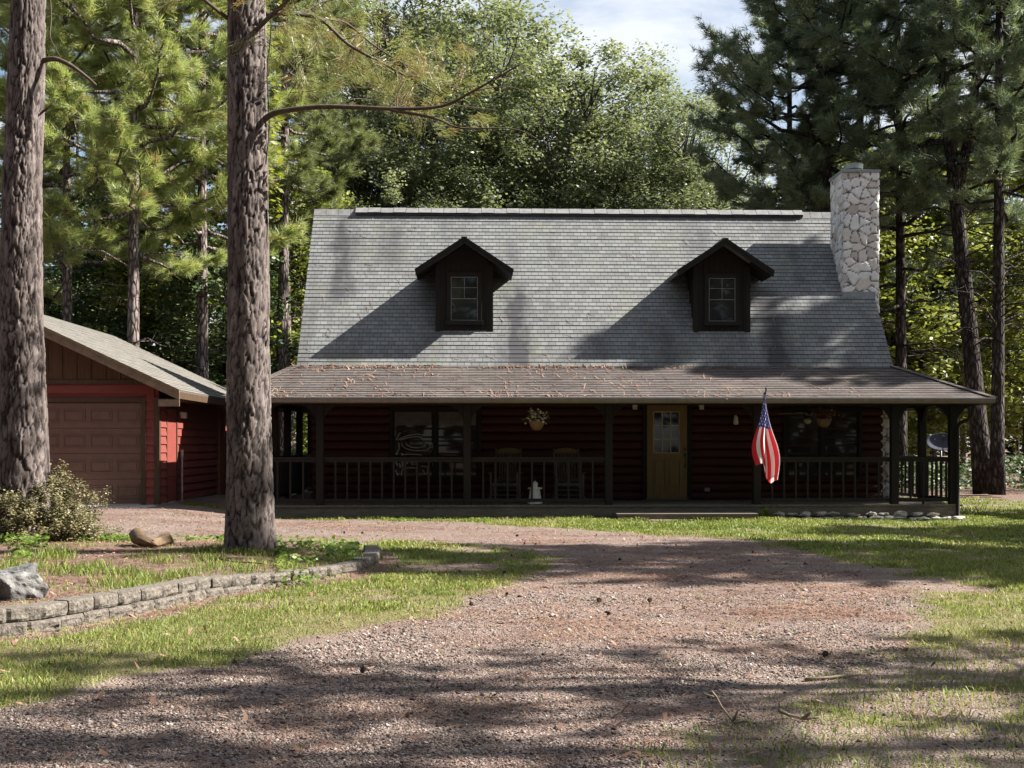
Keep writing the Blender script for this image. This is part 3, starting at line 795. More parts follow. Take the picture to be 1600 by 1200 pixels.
# slab with real recesses: stiles, rails, panels
door = MB()
w = dx1 - dx0
gx0, gx1 = dx0 + .14, dx1 - .17
gz0, gz1 = dz0 + 1.03, dz1 - .14
door.box(dx0, gx0, yf + .02, YW, dz0, dz1); door.box(gx1, dx1, yf + .02, YW, dz0, dz1)
door.box(gx0, gx1, yf + .02, YW, gz1, dz1); door.box(gx0, gx1, yf + .02, YW, gz0 - .16, gz0); door.box(gx0, gx1, yf + .02, YW, dz0, dz0 + .27)
mx = (gx0 + gx1) / 2
door.box(mx - .035, mx + .035, yf + .02, YW, dz0 + .27, gz0 - .16)
for xa, xb in ((gx0, mx - .035), (mx + .035, gx1)):
    door.box(xa, xb, yf + .042, YW, dz0 + .27, gz0 - .16)
    door.box(xa + .05, xb - .05, yf + .026, yf + .05, dz0 + .32, gz0 - .21)
do = hb(door, 'door', M['door'], bevel=.004)
hb(mb, 'door_frame', M['dark_wood'], do); hb(dfr, 'threshold', M['deck_wood'], do)
hb(MB().box(gx0, gx1, yf + .05, yf + .06, gz0, gz1), 'door_pane', M['glass'], do)
mb = MB()
for i in range(4):
    xx = gx0 + .012 + (gx1 - gx0 - .024) * i / 3; mb.box(xx - .010, xx + .010, yf + .03, yf + .049, gz0, gz1)
for i in range(4):
    zz = gz0 + .012 + (gz1 - gz0 - .024) * i / 3
    for k in range(3):
        xa = gx0 + .012 + (gx1 - gx0 - .024) * k / 3 + .011; xb = gx0 + .012 + (gx1 - gx0 - .024) * (k + 1) / 3 - .011
        mb.box(xa, xb, yf + .032, yf + .049, zz - .010, zz + .010)
hb(mb, 'muntin_grid', M['muntin'], do)
hx = dx1 - .055
mb = MB(); mb.lathe([(.030, 0), (.034, .006), (.03, .016)], (0, 0, 0), 14)
for i, v in enumerate(mb.v): mb.v[i] = (hx + v[0], yf + .019 - v[2], 1.40 + v[1])
mb.bar((hx, yf + .012, 1.32), (hx, yf + .012, 1.22), .05, .014); mb.tube([(hx, yf + .005, 1.29), (hx, yf - .05, 1.25), (hx, yf - .055, 1.12), (hx, yf - .02, 1.02), (hx, yf + .015, 1.0)], .011, 8)
mb.bar((hx, yf + .012, 1.04), (hx, yf + .012, .97), .035, .014)
hb(mb, 'door_handle', M['black_iron'], do)
# front windows
def window(xa, xb, za, zb, mull, blinds):
    y = YW - .115
    mb = MB(); t = .085
    mb.box(xa, xa + t, y, YW + .01, za, zb); mb.box(xb - t, xb, y, YW + .01, za, zb)
    mb.box(xa + t + .001, xb - t - .001, y, YW + .01, zb - t, zb); mb.box(xa - .03, xb + .03, y - .03, YW + .01, za - .05, za - .001)
    for m_ in mull: mb.box(m_ - .05, m_ + .05, y + .003, YW + .01, za, zb - t - .001)
    wo = hb(mb, 'front_window', M['dark_wood'], bevel=.005)
    hb(MB().box(xa + t, xb - t, y + .05, y + .06, za, zb - t), 'window_pane', M['glass'], wo)
    edges = [xa + t] + [v for m_ in mull for v in (m_ - .05, m_ + .05)] + [xb - t]
    mb = MB()
    for k in range(0, len(edges), 2):
        a, b = edges[k] + .002, edges[k + 1] - .002
        for z in (za + .005, (za + zb) / 2, zb - t - .035): mb.box(a, b, y + .03, y + .049, z, z + .03)
        mb.box(a, a + .028, y + .031, y + .049, za + .036, zb - t - .036); mb.box(b - .028, b, y + .031, y + .049, za + .036, zb - t - .036)
    hb(mb, 'window_sash', M['dark_wood'], wo)
    if blinds:
        mb = MB(); z = zb - t - .03
        while z > zb - t - .32:
            for k in range(0, len(edges), 2): mb.box(edges[k] + .034, edges[k + 1] - .034, y + .044, y + .049, z - .018, z)
            z -= .026
        hb(mb, 'window_blind', flat_mat('blind_slat', (.10, .085, .08), .5), wo)
    return wo, y
wx0, wx1, wxm = W(609, 0, YW)[0], W(752, 0, YW)[0], W(680, 0, YW)[0]
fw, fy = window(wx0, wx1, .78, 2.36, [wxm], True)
window(W(1222, 0, YW)[0], W(1345, 0, YW)[0], .78, 2.36, [W(1283, 0, YW)[0]], False)
# vehicle reflection in the big window's left pane, shaped as pale line tubes
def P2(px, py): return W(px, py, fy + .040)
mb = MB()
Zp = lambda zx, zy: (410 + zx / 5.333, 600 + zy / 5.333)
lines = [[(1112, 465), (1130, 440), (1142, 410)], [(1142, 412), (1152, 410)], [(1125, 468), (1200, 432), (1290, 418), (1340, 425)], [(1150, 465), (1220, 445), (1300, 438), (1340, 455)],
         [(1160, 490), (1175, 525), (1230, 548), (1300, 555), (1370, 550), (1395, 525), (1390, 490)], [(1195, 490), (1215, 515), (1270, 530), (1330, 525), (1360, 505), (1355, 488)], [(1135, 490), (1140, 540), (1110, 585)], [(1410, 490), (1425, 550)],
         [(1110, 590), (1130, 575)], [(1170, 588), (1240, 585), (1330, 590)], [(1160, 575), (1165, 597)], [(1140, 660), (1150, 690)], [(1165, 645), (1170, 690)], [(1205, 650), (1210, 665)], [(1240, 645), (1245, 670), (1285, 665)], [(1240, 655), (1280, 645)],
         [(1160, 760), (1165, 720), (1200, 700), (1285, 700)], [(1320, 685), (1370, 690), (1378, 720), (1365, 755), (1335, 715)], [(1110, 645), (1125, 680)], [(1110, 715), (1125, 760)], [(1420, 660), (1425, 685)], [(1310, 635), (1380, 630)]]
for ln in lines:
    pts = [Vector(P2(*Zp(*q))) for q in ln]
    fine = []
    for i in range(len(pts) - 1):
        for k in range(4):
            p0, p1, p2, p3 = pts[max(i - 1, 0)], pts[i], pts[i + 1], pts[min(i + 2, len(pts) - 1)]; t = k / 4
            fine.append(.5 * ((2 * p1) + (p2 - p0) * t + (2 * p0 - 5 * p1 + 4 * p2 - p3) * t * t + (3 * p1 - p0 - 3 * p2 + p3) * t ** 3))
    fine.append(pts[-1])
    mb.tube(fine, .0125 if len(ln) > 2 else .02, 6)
hb(mb, 'window_reflection_lines', flat_mat('pale_reflection', (.30, .295, .265), .5), fw)
# chimney with field stone relief
CX0, CX1, CY0, CY1, CZ1 = 8.72, 9.57, 28.45, 29.42, 7.93
def stone_sheet(fn, w, h, res=.028):
    nu, nv = max(2, int(w / res)), max(2, int(h / res))
    U, V = np.meshgrid(np.linspace(0, w, nu), np.linspace(0, h, nv)); return U.ravel(), V.ravel(), nu, nv
rsC = np.random.RandomState(3)
VV, FF, PL, CE = [], [], [], []; off = 0
def add_sheet(o_, ex, ez, nrm, w, h):
    global off
    U, V, nu, nv = stone_sheet(None, w, h)
    o_ = np.array(o_); ex = np.array(ex); ez = np.array(ez); nrm = np.array(nrm)
    P = o_ + U[:, None] * ex + V[:, None] * ez
    # jittered grid of stones
    cs = []
    st = .215
    for a in np.arange(-st, w + st, st * 1.12):
        for b in np.arange(-st, h + st, st * .86):
            if rsC.rand() < .16: continue
            cs.append((a + rsC.uniform(-.09, .09), b + rsC.uniform(-.075, .075), 0))
    d1, d2, ids = worley(np.stack([U, V, 0 * U], 1), cs)
    e = d2 - d1
    pl = sstep(.009, .022, e); rnd = rsC.rand(len(cs))[ids]
    dsp = .024 * sstep(.004, .03, e) + .018 * (rnd - .5) + .014 * (fbm(U * 9, V * 9 + 3, 3) - .5) * pl
    edge = np.minimum(U, w - U); dsp = dsp * sstep(-.01, .03, edge) 
    P = P + nrm * dsp[:, None]
    idx = np.arange(nu * nv).reshape(nv, nu)
    f = np.stack([idx[:-1, :-1], idx[:-1, 1:], idx[1:, 1:], idx[1:, :-1]], -1).reshape(-1, 4) + off
    off += len(P); VV.append(P); FF.append(f); PL.append(pl); CE.append(rnd)
def stack(x0, x1, y0, y1, z0, z1):
    add_sheet((x0, y0, z0), (1, 0, 0), (0, 0, 1), (0, -1, 0), x1 - x0, z1 - z0)
    add_sheet((x0, y1, z0), (0, -1, 0), (0, 0, 1), (-1, 0, 0), y1 - y0, z1 - z0)
    add_sheet((x1, y0, z0), (0, 1, 0), (0, 0, 1), (1, 0, 0), y1 - y0, z1 - z0)
    add_sheet((x1, y1, z0), (-1, 0, 0), (0, 0, 1), (0, 1, 0), x1 - x0, z1 - z0)
stack(CX0, CX1, CY0, CY1, 2.35, CZ1)
stack(9.20, 9.69, 28.0, 29.8, .0, 2.35)
me = np_mesh('chimney', np.concatenate(VV), np.concatenate(FF), True, {'plate': np.concatenate(PL), 'cell': np.concatenate(CE)})
ch = link_mesh('chimney', me, M['chimney']); ch.parent = house; ch.matrix_parent_inverse = Matrix.Translation(-house.location)
hb(MB().box(CX0 - .04, CX1 + .03, CY0 - .05, CY1 + .05, CZ1, CZ1 + .065), 'chimney_cap', M['cap'], ch, bevel=.01)
mb = MB(); mb.lathe([(.19, 0), (.19, .10), (.225, .105), (.23, .20), (.235, .21), (.235, .225), (.10, .25)], ((CX0 + CX1) / 2 - .03, (CY0 + CY1) / 2, CZ1 + .066), 24)
hb(mb, 'flue_pipe', M['flue'], ch, smooth=False)
hb(MB().box(CX0 - .03, CX1 - .1, CY0 - .06, CY0 - .035, zroof(CY0) - .1, zroof(CY0) + .045), 'chimney_flashing', M['cap'], ch)
# dormers
def dormer(xc):
    yd, z0 = 27.73, 4.10; hw = .63; pk = 6.16; sl = .73 / 1.09
    eave_x = 1.09; z_e = pk - sl * eave_x; yfr = yd - .43
    ztop = lambda x: pk - sl * abs(x) - .10
    def yroof(z): return YR - (ZR - z) / TAN
    mb = MB()
    poly = [(xc - hw, yd, z0 - .1), (xc + hw, yd, z0 - .1), (xc + hw, yd, ztop(hw)), (xc, yd, ztop(0)), (xc - hw, yd, ztop(hw))]
    mb.prism(poly, (0, yroof(pk) - yd + .1, 0))
    # board and batten strips on the face and sides
    for x in (-.52, -.40, .40, .52):
        mb.box(xc + x - .022, xc + x + .022, yd - .022, yd + .01, z0, ztop(abs(x)) - .02)
    for x in (-.26, -.13, 0, .13, .26):
        mb.box(xc + x - .02, xc + x + .02, yd - .02, yd + .01, 5.42, ztop(abs(x)) - .02); mb.box(xc + x - .02, xc + x + .02, yd - .02, yd + .01, z0, 4.22)
    for sg in (-1, 1):
        for k in range(1, 6):
            y = yd + k * .26; mb.box(xc + sg * hw - .02, xc + sg * hw + .02, y - .02, y + .02, max(z0, zroof(y)), ztop(hw) - .02)
        mb.box(xc + sg * (hw - .03) - .055, xc + sg * (hw - .03) + .055, yd - .03, yd + .08, z0 - .02, ztop(hw) - .03)
    dm = hb(mb, 'dormer', M['dark_wood'], bevel=.003)
    mb = MB()
    for sg in (-1, 1):
        A = Vector((xc + sg * eave_x, yfr, z_e)); B = Vector((xc + sg * eave_x, yroof(z_e) + .25, z_e)); C = Vector((xc, yroof(pk) + .25, pk)); D = Vector((xc, yfr, pk))
        if sg > 0: shingles(mb, A, B, C, D, thick=.06)
        else: shingles(mb, B, A, D, C, thick=.06)
    mb.box(xc - .07, xc + .07, yfr, yroof(pk) + .2, pk - .02, pk + .016)
    dr = hb(mb, 'dormer_roof', M['roof'], dm, fix=False)
    mb = MB()
    for sg in (-1, 1):
        y = yfr - .03
        mb.prism([(xc, y, pk + .006), (xc, y, pk - .135), (xc + sg * eave_x, y, z_e - .135), (xc + sg * (eave_x + .01), y, z_e + .0)], (0, .035, 0))
        mb.prism([(xc, y - .012, pk + .012), (xc, y - .012, pk - .05), (xc + sg * (eave_x + .01), y - .012, z_e - .05), (xc + sg * (eave_x + .02), y - .012, z_e + .008)], (0, .011, 0))
        # soffit boards
        mb.prism([(xc + sg * hw, yfr + .01, pk - sl * hw - .075), (xc + sg * eave_x, yfr + .01, z_e - .075), (xc + sg * eave_x, yfr + .01, z_e - .10), (xc + sg * hw, yfr + .01, pk - sl * hw - .10)], (0, 1.1, 0))
    hb(mb, 'rake_trim', M['dark_wood'], dm)
    # window
    a, b, za, zb = xc - .305, xc + .305, 4.33, 5.32; y = yd - .05
    mb = MB(); t = .09
    mb.box(a - t, a, y, yd + .02, za, zb); mb.box(b, b + t, y, yd + .02, za, zb); mb.box(a - t, b + t, y, yd + .02, zb + .001, zb + .11); mb.box(a - t - .03, b + t + .03, y - .03, yd + .02, za - .10, za - .001)
    hb(mb, 'dormer_window_frame', M['dark_wood'], dm, bevel=.004)
    hb(MB().box(a, b, y + .03, yd + .01, za, zb), 'dormer_pane', M['glass'], dm)
    mb = MB(); t = .013; zm = (za + zb) / 2
    mb.box(a, a + t, y + .012, y + .029, za, zb); mb.box(b - t, b, y + .012, y + .029, za, zb)
    for z in (za, zm - t / 2, zb - t): mb.box(a + t, b - t, y + .010, y + .029, z, z + t)
    mb.box(xc - .005, xc + .005, y + .014, y + .029, zm + t, zb - t); zz = (zm + zb) / 2
    mb.box(a + t, xc - .006, y + .014, y + .029, zz, zz + .01); mb.box(xc + .006, b - t, y + .014, y + .029, zz, zz + .01)
    hb(mb, 'dormer_sash', M['sash'], dm)
dormer(-.21); dormer(5.69)
# downspout at the right corner, small fittings
mb = MB()
p = [W(1521, 632, 24.75), W(1519, 648, 24.76), W(1512, 656, 24.9), W(1500, 661, 25.1), W(1496.5, 668, 25.16), W(1496.5, 740, 25.16), W(1497, 803, 25.16), W(1499, 812, 25.05), W(1506, 816, 24.9)]
mb.tube(p, .038, 10)
hb(mb, 'downspout', M['dark_wood'], smooth=True)
def porch_light(px, py):
    x, y, z = W(px, py, YW - .2)
    mb = MB(); mb.box(x - .05, x + .05, y - .03, y + .08, z + .02, z + .06)
    for s in (-.028, .028): mb.box(x + s - .02, x + s + .02, y - .05, y + .02, z - .04, z + .015)
    hb(mb, 'porch_light', M['white_paint'])
porch_light(992, 637); porch_light(1096, 637)
x, y, z = W(1149, 658, YW - .12)
mb = MB(); mb.lathe([(.05, 0), (.06, .04), (.045, .16), (.02, .2)], (x, y - .06, z - .08), 10); mb.bar((x, y - .06, z + .12), (x, y + .08, z + .12), .03, .03)
hb(mb, 'wall_lantern', M['white_paint'])
x, y, z = W(1105, 765, YW - .08); hb(MB().box(x - .06, x + .06, y - .02, y + .05, z - .04, z + .04), 'outlet_cover', M['sash'])

# needles lying on the roofs
n = 2900; xs_ = RS.uniform(-4.6, 8.2, n); t = RS.rand(n); cl = sstep(.40, .62, fbm(xs_ * 1.2, t * 2.2 + 7, 3)) * sstep(9, 3, xs_)
t = np.where(RS.rand(n) < .42, .90 + .10 * t, np.where(RS.rand(n) < .2, .05 * t, t))
k = RS.rand(n) < (.12 + cl * .9) ; xs_, t = xs_[k], t[k]
yy = EY + t * (YBK - EY); zz = EZ + t * (ZBK - EZ) + .022
ok = xs_ > -5.0 + t * 1.0
V, T = needles_flat('r', xs_[ok], yy[ok], zz[ok], .14 + .14 * RS.rand(ok.sum()), .012 + .008 * RS.rand(ok.sum()), .15, lambda a: a + np.stack([0 * a[:, 0], 0 * a[:, 0], a[:, 1] * (ZBK - EZ) / (YBK - EY)], 1))
n = 260; x2 = RS.uniform(RXL + .2, 9, n); y2 = 27.2 + 2.7 * RS.rand(n) ** 1.6; z2 = zroof(y2) if False else ZR - TAN * np.abs(y2 - YR) + .03
V2, T2 = needles_flat('r', x2, y2, z2, .10 + .14 * RS.rand(n), .006 + .005 * RS.rand(n), .1, lambda a: a + np.stack([0 * a[:, 0], 0 * a[:, 0], a[:, 1] * TAN], 1))
tag(link_mesh('roof_pine_straw', np_mesh('roof_pine_straw', np.concatenate([V, V2]), np.concatenate([T, T2 + len(V)])), M['straw']), 'fallen pine needles lying on the porch roof shingles', 'pine needles', kind='stuff')
# ================================================================== garage
GZ = .25; GYF = 25.7; GYB = 34.6; GXR = -6.6; GXL = -14.0; GRX = -10.3; GRZ = 4.62
gs = (4.60 - 2.6) / (10.3 - 6.04); 
garage = empty('garage', (-10.3, 25.7, GZ)); tag(garage, 'red clapboard garage with brown paneled door and low gable roof', 'garage')
gi = Matrix.Translation(-garage.location)
def gb(mb, name, m, parent=garage, **k):
    o = mb.build(name, m, None, **k); o.parent = parent
    if parent == garage: o.matrix_parent_inverse = gi
    return o
def zg(x): return GRZ - gs * abs(x - GRX)
GDX0, GDX1, GDZ = -9.72, -6.955, GZ + 2.14
WT = 2.30   # wall height
mb = MB()
mb.prism([(GXL, GYF + .02, -.1), (GXR, GYF + .02, -.1), (GXR, GYF + .02, zg(GXR) - .16), (GRX, GYF + .02, GRZ - .16), (GXL, GYF + .02, zg(GXL) - .16)], (0, GYB - GYF - .02, 0))
z = GZ + .02
def clap(xa, xb, z, h):  # front clapboards
    mb.prism([(xa, GYF + .02, z), (xa, GYF - .034, z), (xa, GYF - .004, z + h), (xa, GYF + .02, z + h)], (xb - xa, 0, 0))
while z < 2.72:
    h = .178
    if z < GDZ + .02: clap(GXL, GDX0 - .10, z, h); clap(GDX1 + .10, GXR - .09, z, h)
    else: clap(GXL, GXR - .09, z, h)
    # side clapboards
    for ya, yb in (((GYF + .09, 26.28), (27.25, GYB)) if z < 2.5 else ()):
        mb.prism([(GXR, ya, z), (GXR + .034, ya, z), (GXR + .004, ya, z + h), (GXR, ya, z + h)], (0, yb - ya, 0))
    z += h
gw = gb(mb, 'siding_wall', M['red_siding'])
gb(MB().box(GXL, GXR + .015, GYF - .015, GYB, -.2, GZ + .015), 'foundation', M['concrete'])
mb = MB(); mb.box(GXR - .09, GXR + .028, GYF - .03, GYF - .001, GZ, WT + .2); mb.box(GXR + .001, GXR + .03, GYF, GYF + .09, GZ, WT + .2)
gb(mb, 'corner_trim', M['brown_trim'])
# gable board and batten
mb = MB(); zb0 = 2.86
mb.prism([(GRX - (GRZ - .2 - zb0) / gs, GYF - .03, zb0), (GRX + (GRZ - .2 - zb0) / gs, GYF - .03, zb0), (GRX, GYF - .03, GRZ - .2)], (0, .028, 0))
x = GRX - 4
while x < GRX + 4:
    if zg(x) - .22 > zb0 + .05: mb.box(x - .022, x + .022, GYF - .05, GYF - .031, zb0, zg(x) - .24)
    x += .30
gb(mb, 'gable_boards', M['gable_board'])
gb(MB().box(GRX - 3.65, GRX + 3.65, GYF - .055, GYF - .001, zb0 - .09, zb0 - .003), 'gable_band', M['brown_trim'])
# roof
mb = MB(); EXg = -6.04; EZg = 2.62
shingles(mb, (EXg, GYB + .45, EZg), (EXg, GYF - .5, EZg), (GRX, GYF - .5, GRZ), (GRX, GYB + .45, GRZ), expo=.145)
E2 = 2 * GRX - EXg
shingles(mb, (E2, GYF - .5, EZg), (E2, GYB + .45, EZg), (GRX, GYB + .45, GRZ), (GRX, GYF - .5, GRZ), expo=.145)
gr = gb(mb, 'garage_roof', M['garage_roof'], fix=False)
mb = MB()
for sg in (1, -1):
    xe = GRX + sg * (GRX - EXg) * -1
    mb.prism([(GRX, GYF - .53, GRZ + .0), (GRX, GYF - .53, GRZ - .20), (xe, GYF - .53, EZg - .20), (xe, GYF - .53, EZg - .0)], (0, .028, 0))
    mb.prism([(GRX, GYF - .545, GRZ + .014), (GRX, GYF - .545, GRZ - .055), (xe, GYF - .545, EZg - .055), (xe, GYF - .545, EZg + .014)], (0, .014, 0))
mb.box(EXg - .43, EXg - .0, GYF - .526, GYF - .49, EZg - .33, EZg - .19)
gb(mb, 'rake_board', M['rake_trim'], gr)
mb = MB(); mb.box(EXg - .03, EXg - .005, GYF - .50, GYB + .4, EZg - .17, EZg - .03); mb.box(EXg - .52, EXg - .04, GYF - .49, GYB + .4, EZg - .19, EZg - .172)
gb(mb, 'eave_fascia', M['brown_trim'], gr)
# overhead door: four rows of raised panels
mb = MB(); y = GYF + .01; hrow = 2.13 / 4; nc = 5
for r_ in range(4):
    z0 = GZ + r_ * hrow + .004; z1 = GZ + (r_ + 1) * hrow - .004
    mb.box(GDX0, GDX1, y - .012, y + .03, z0, z1)
    cw = (GDX1 - GDX0) / nc
    for c_ in range(nc):
        xa, xb = GDX0 + c_ * cw + .05, GDX0 + (c_ + 1) * cw - .05; za, zb = z0 + .13, z1 - .13
        for bb in ((xa, xb, zb - .02, zb), (xa, xb, za, za + .02), (xa, xa + .02, za + .021, zb - .021), (xb - .02, xb, za + .021, zb - .021)): mb.box(bb[0], bb[1], y - .028, y - .011, bb[2], bb[3])
        mb.box(xa + .05, xb - .05, y - .024, y - .011, za + .05, zb - .05)
gd = gb(mb, 'garage_door', M['garage_door'], bevel=.006)
mb = MB(); mb.box(GDX0 - .10, GDX0 - .002, GYF - .04, GYF + .04, GZ, GDZ); mb.box(GDX1 + .002, GDX1 + .10, GYF - .04, GYF + .04, GZ, GDZ); mb.box(GDX0 - .10, GDX1 + .10, GYF - .041, GYF + .04, GDZ + .002, GDZ + .09)
gb(mb, 'door_trim', M['brown_trim'], gd)
# side door and fittings
mb = MB(); mb.box(GXR - .02, GXR + .012, 26.36, 27.17, GZ, GZ + 2.03)
sd = gb(mb, 'side_door', M['red_siding'])
mb = MB(); mb.box(GXR - .02, GXR + .03, 26.28, 26.355, GZ, GZ + 2.1); mb.box(GXR - .02, GXR + .03, 27.175, 27.25, GZ, GZ + 2.1); mb.box(GXR - .02, GXR + .03, 26.356, 27.174, GZ + 2.035, GZ + 2.1)
gb(mb, 'door_trim', M['brown_trim'], sd)
lx, ly, lz = GXR + .1, 27.55, 2.17
mb = MB(); mb.box(lx - .1, lx - .04, ly - .05, ly + .05, lz, lz + .08); mb.box(lx - .06, lx + .04, ly - .09, ly - .01, lz - .07, lz + .06); mb.box(lx - .06, lx + .04, ly + .01, ly + .09, lz - .07, lz + .06)
gb(mb, 'flood_light', M['white_paint'])
mb = MB(); mb.tube([(GXR + .08, 27.42, GZ - .15), (GXR + .08, 27.42, GZ + 1.02)], .022, 8); mb.tube([(GXR + .08, 27.42, GZ + .98), (GXR + .08, 27.42, GZ + 1.14)], .035, 8)
gb(mb, 'vent_pipe', M['pvc'])
# apron
ap = MB().box(GDX0 - .5, GXR - .02, 24.75, GYF - .03, 0.0, GZ - .01).build('garage_apron', M['concrete'], bevel=.01); tag(ap, kind='structure')

# fence panel beyond the garage
fx0, fx1, fy = -6.5, -5.05, 31.6
fence = empty('wooden_fence', (fx0, fy, 0)); tag(fence, 'reddish brown board fence between the garage wall and the house', 'fence')
mb = MB(); x = fx0 + .02
while x < fx1 - .05:
    mb.box(x, x + .132, fy - .01, fy + .01, .12, 1.85 + random.uniform(-.01, .01)); x += .14
o = mb.build('fence_boards', M['log']); o.parent = fence; o.matrix_parent_inverse = Matrix.Translation(-fence.location)
for x in (fx0 + .05, fx1):
    o = MB().box(x - .06, x + .06, fy - .16, fy - .02, -.1, 2.5).build('fence_post', M['fence_red'], fence); o.matrix_parent_inverse = Matrix.Translation(-fence.location)

# ================================================================== flag
fl = empty('flag', (W(1182, 690, YP)[0], YP - .08, 1.95)); tag(fl, 'American flag hanging limp from a staff on the porch post', 'flag')
fi = Matrix.Translation(-fl.location)
tip = Vector(W(1197, 609, 23.75)); base = Vector((W(1184, 690, YP)[0], YP - .085, 1.72))
mb = MB(); mb.tube([base, tip], .0125, 10); mb.lathe([(.012, 0), (.022, .015), (.022, .03), (.008, .05)], tip, 10)
o = mb.build('flag_staff', M['black_iron'], smooth=True); o.parent = fl; o.matrix_parent_inverse = fi
mb = MB(); mb.box(base.x - .04, base.x + .04, base.y - .012, base.y + .01, base.z - .08, base.z + .08); mb.tube([base + Vector((0, -.01, -.02)), base + (tip - base).normalized() * .12], .02, 10)
o = mb.build('staff_bracket', M['black_iron']); o.parent = fl; o.matrix_parent_inverse = fi
pd = (base - tip).normalized()
def drape(u, v, off=0.0):
    """u along the hoist (0 at staff tip), v along the fly"""
    w = .03 + .41 * sstep(0, .8, v) + .05 * math.sin(3 * v)
    # accordion: visible front layer 0-.56, return layer behind
    if u < .56: s = u / .56; lay = 0
    else: s = 1 - (u - .56) / .44 * .82; lay = 1
    x = (s - .5) * w * (1 - .1 * lay) + .05 * (v - .55) + .030 * math.sin(7 * v + 3 * s) * sstep(.1, .6, v)
    fold = .085 * math.sin(s * 8.5 + 2.6 * v + .4) * sstep(.05, .45, v) + .02 * math.sin(s * 21 + 3 * v)
    top = tip + pd * (.07 + .12 * u + .12 * lay * (u - .5))
    drop = 1.76 * v * (1 - .17 * float(sstep(.75, .25, s)) * v ** 2 - .05 * lay - .03 * math.sin(s * 8) * v ** 3)
    y = fold - .02 + lay * .07 * sstep(.02, .4, v) + .06 * v
    return Vector((top.x + x, top.y + y - off, top.z - drop))
NU, NV = 72, 90
V = [tuple(drape(i / NU, j / NV)) for j in range(NV + 1) for i in range(NU + 1)]
Fc = [(j * (NU + 1) + i, j * (NU + 1) + i + 1, (j + 1) * (NU + 1) + i + 1, (j + 1) * (NU + 1) + i) for j in range(NV) for i in range(NU)]
me = np_mesh('flag_cloth', V, Fc, True)
ul = me.uv_layers.new(name='UVMap'); uv = []
for f in Fc:
    for k in f: uv += [(k % (NU + 1)) / NU, (k // (NU + 1)) / NV]
ul.data.foreach_set('uv', uv)
def flag_mat():
    m, nt, b, o = mat('flag_fabric')
    uvn = coords(nt, 'UV'); s = nt.nodes.new('ShaderNodeSeparateXYZ'); nt.links.new(uvn, s.inputs[0])
    st = math_(nt, 'MODULO', math_(nt, 'MULTIPLY', s.outputs[0], 13), 2)
    red = math_(nt, 'LESS_THAN', st, 1)
    c = mix(nt, red, (.78, .76, .74), (.60, .03, .05))
    can = math_(nt, 'MULTIPLY', math_(nt, 'LESS_THAN', s.outputs[0], 7 / 13), math_(nt, 'LESS_THAN', s.outputs[1], .4))
    c = mix(nt, can, c, (.05, .06, .26))
    nt.links.new(c, b.inputs['Base Color']); b.inputs['Roughness'].default_value = .75; b.inputs['Specular IOR Level'].default_value = .2
    t = nt.nodes.new('ShaderNodeBsdfTranslucent'); mx = nt.nodes.new('ShaderNodeMixShader'); nt.links.new(c, t.inputs[0]); mx.inputs[0].default_value = .4
    nt.links.new(b.outputs[0], mx.inputs[1]); nt.links.new(t.outputs[0], mx.inputs[2]); nt.links.new(mx.outputs[0], o.inputs[0])
    return m
cloth = link_mesh('flag_cloth', me, flag_mat(), fl); cloth.matrix_parent_inverse = fi
mb = MB()
for r_ in range(9):
    ncol = 6 if r_ % 2 == 0 else 5
    for c_ in range(ncol):
        cu = (r_ + 1) / 10 * 7 / 13; cv = .4 * ((2 * c_ + 1 + (r_ % 2)) / 12)
        pts = []
        for k in range(10):
            a = math.pi * k / 5; q = (.030 if k % 2 == 0 else .012)
            pts.append(drape(min(max(cu + q * math.cos(a), 0), .555), max(cv + q * .62 * math.sin(a), 0), .004))
        mb.face(pts)
o = mb.build('flag_star', flat_mat('star_white', (.8, .8, .8), .7), fix=False); o.parent = cloth; o['kind'] = 'stuff'

# ================================================================== porch furniture
def rocker(x, y, rz, label):
    r = empty('rocking_chair', (x, y, ZD), rz); tag(r, label, 'rocking chair', 'rocking chairs on the porch')
    def p(mb, n, m=M['chair']): return mb.build(n, m, r, bevel=.004)
    mb = MB()
    for i in range(7):
        yy = -.25 + i * .075; mb.box(-.27, .27, yy, yy + .066, .40, .422)
    mb.box(-.29, .29, -.265, -.255, .355, .425)
    p(mb, 'seat')
    mb = MB()
    for i in range(7):
        xx = -.19 + i * .0633; mb.bar((xx * .86, .22, .44), (xx, .47, 1.08), .032, .014, (0, 1, 0))
    for s in (-1, 1): mb.bar((s * .25, .24, .30), (s * .275, .49, 1.17), .042, .034, (0, 1, 0))
    mb.bar((-.23, .235, .47), (.23, .235, .47), .03, .05)
    p(mb, 'backrest')
    mb = MB(); poly = [(-.27, .465, 1.05), (.27, .465, 1.05)] + [(.27 * math.cos(a), .465 + .035 * math.sin(a) + .012, 1.10 + .085 * math.sin(a)) for a in np.linspace(0, math.pi, 11)]
    mb.prism(poly, (0, .028, 0)); p(mb, 'crest_rail', M['chair_top'])
    for s in (-1, 1):
        p(MB().box(s * .31 - .045, s * .31 + .045, -.30, .30, .62, .645), 'armrest')
        pts = [(s * .29, t_, .035 + .13 * (t_ / .55) ** 2 - .02) for t_ in np.linspace(-.48, .62, 10)]
        mb = MB()
        for a, b in zip(pts[:-1], pts[1:]): mb.bar(a, b, .034, .05)
        p(mb, 'rocker')
        p(MB().bar((s * .29, -.24, .05), (s * .29, -.26, .62), .045, .045), 'leg'); p(MB().bar((s * .28, .24, .05), (s * .28, .25, .42), .045, .045), 'leg')
    mb = MB(); 
    for z in (.16, .27): mb.bar((-.27, -.245, z), (.27, -.245, z), .025, .025)
    p(mb, 'stretcher')
    return r
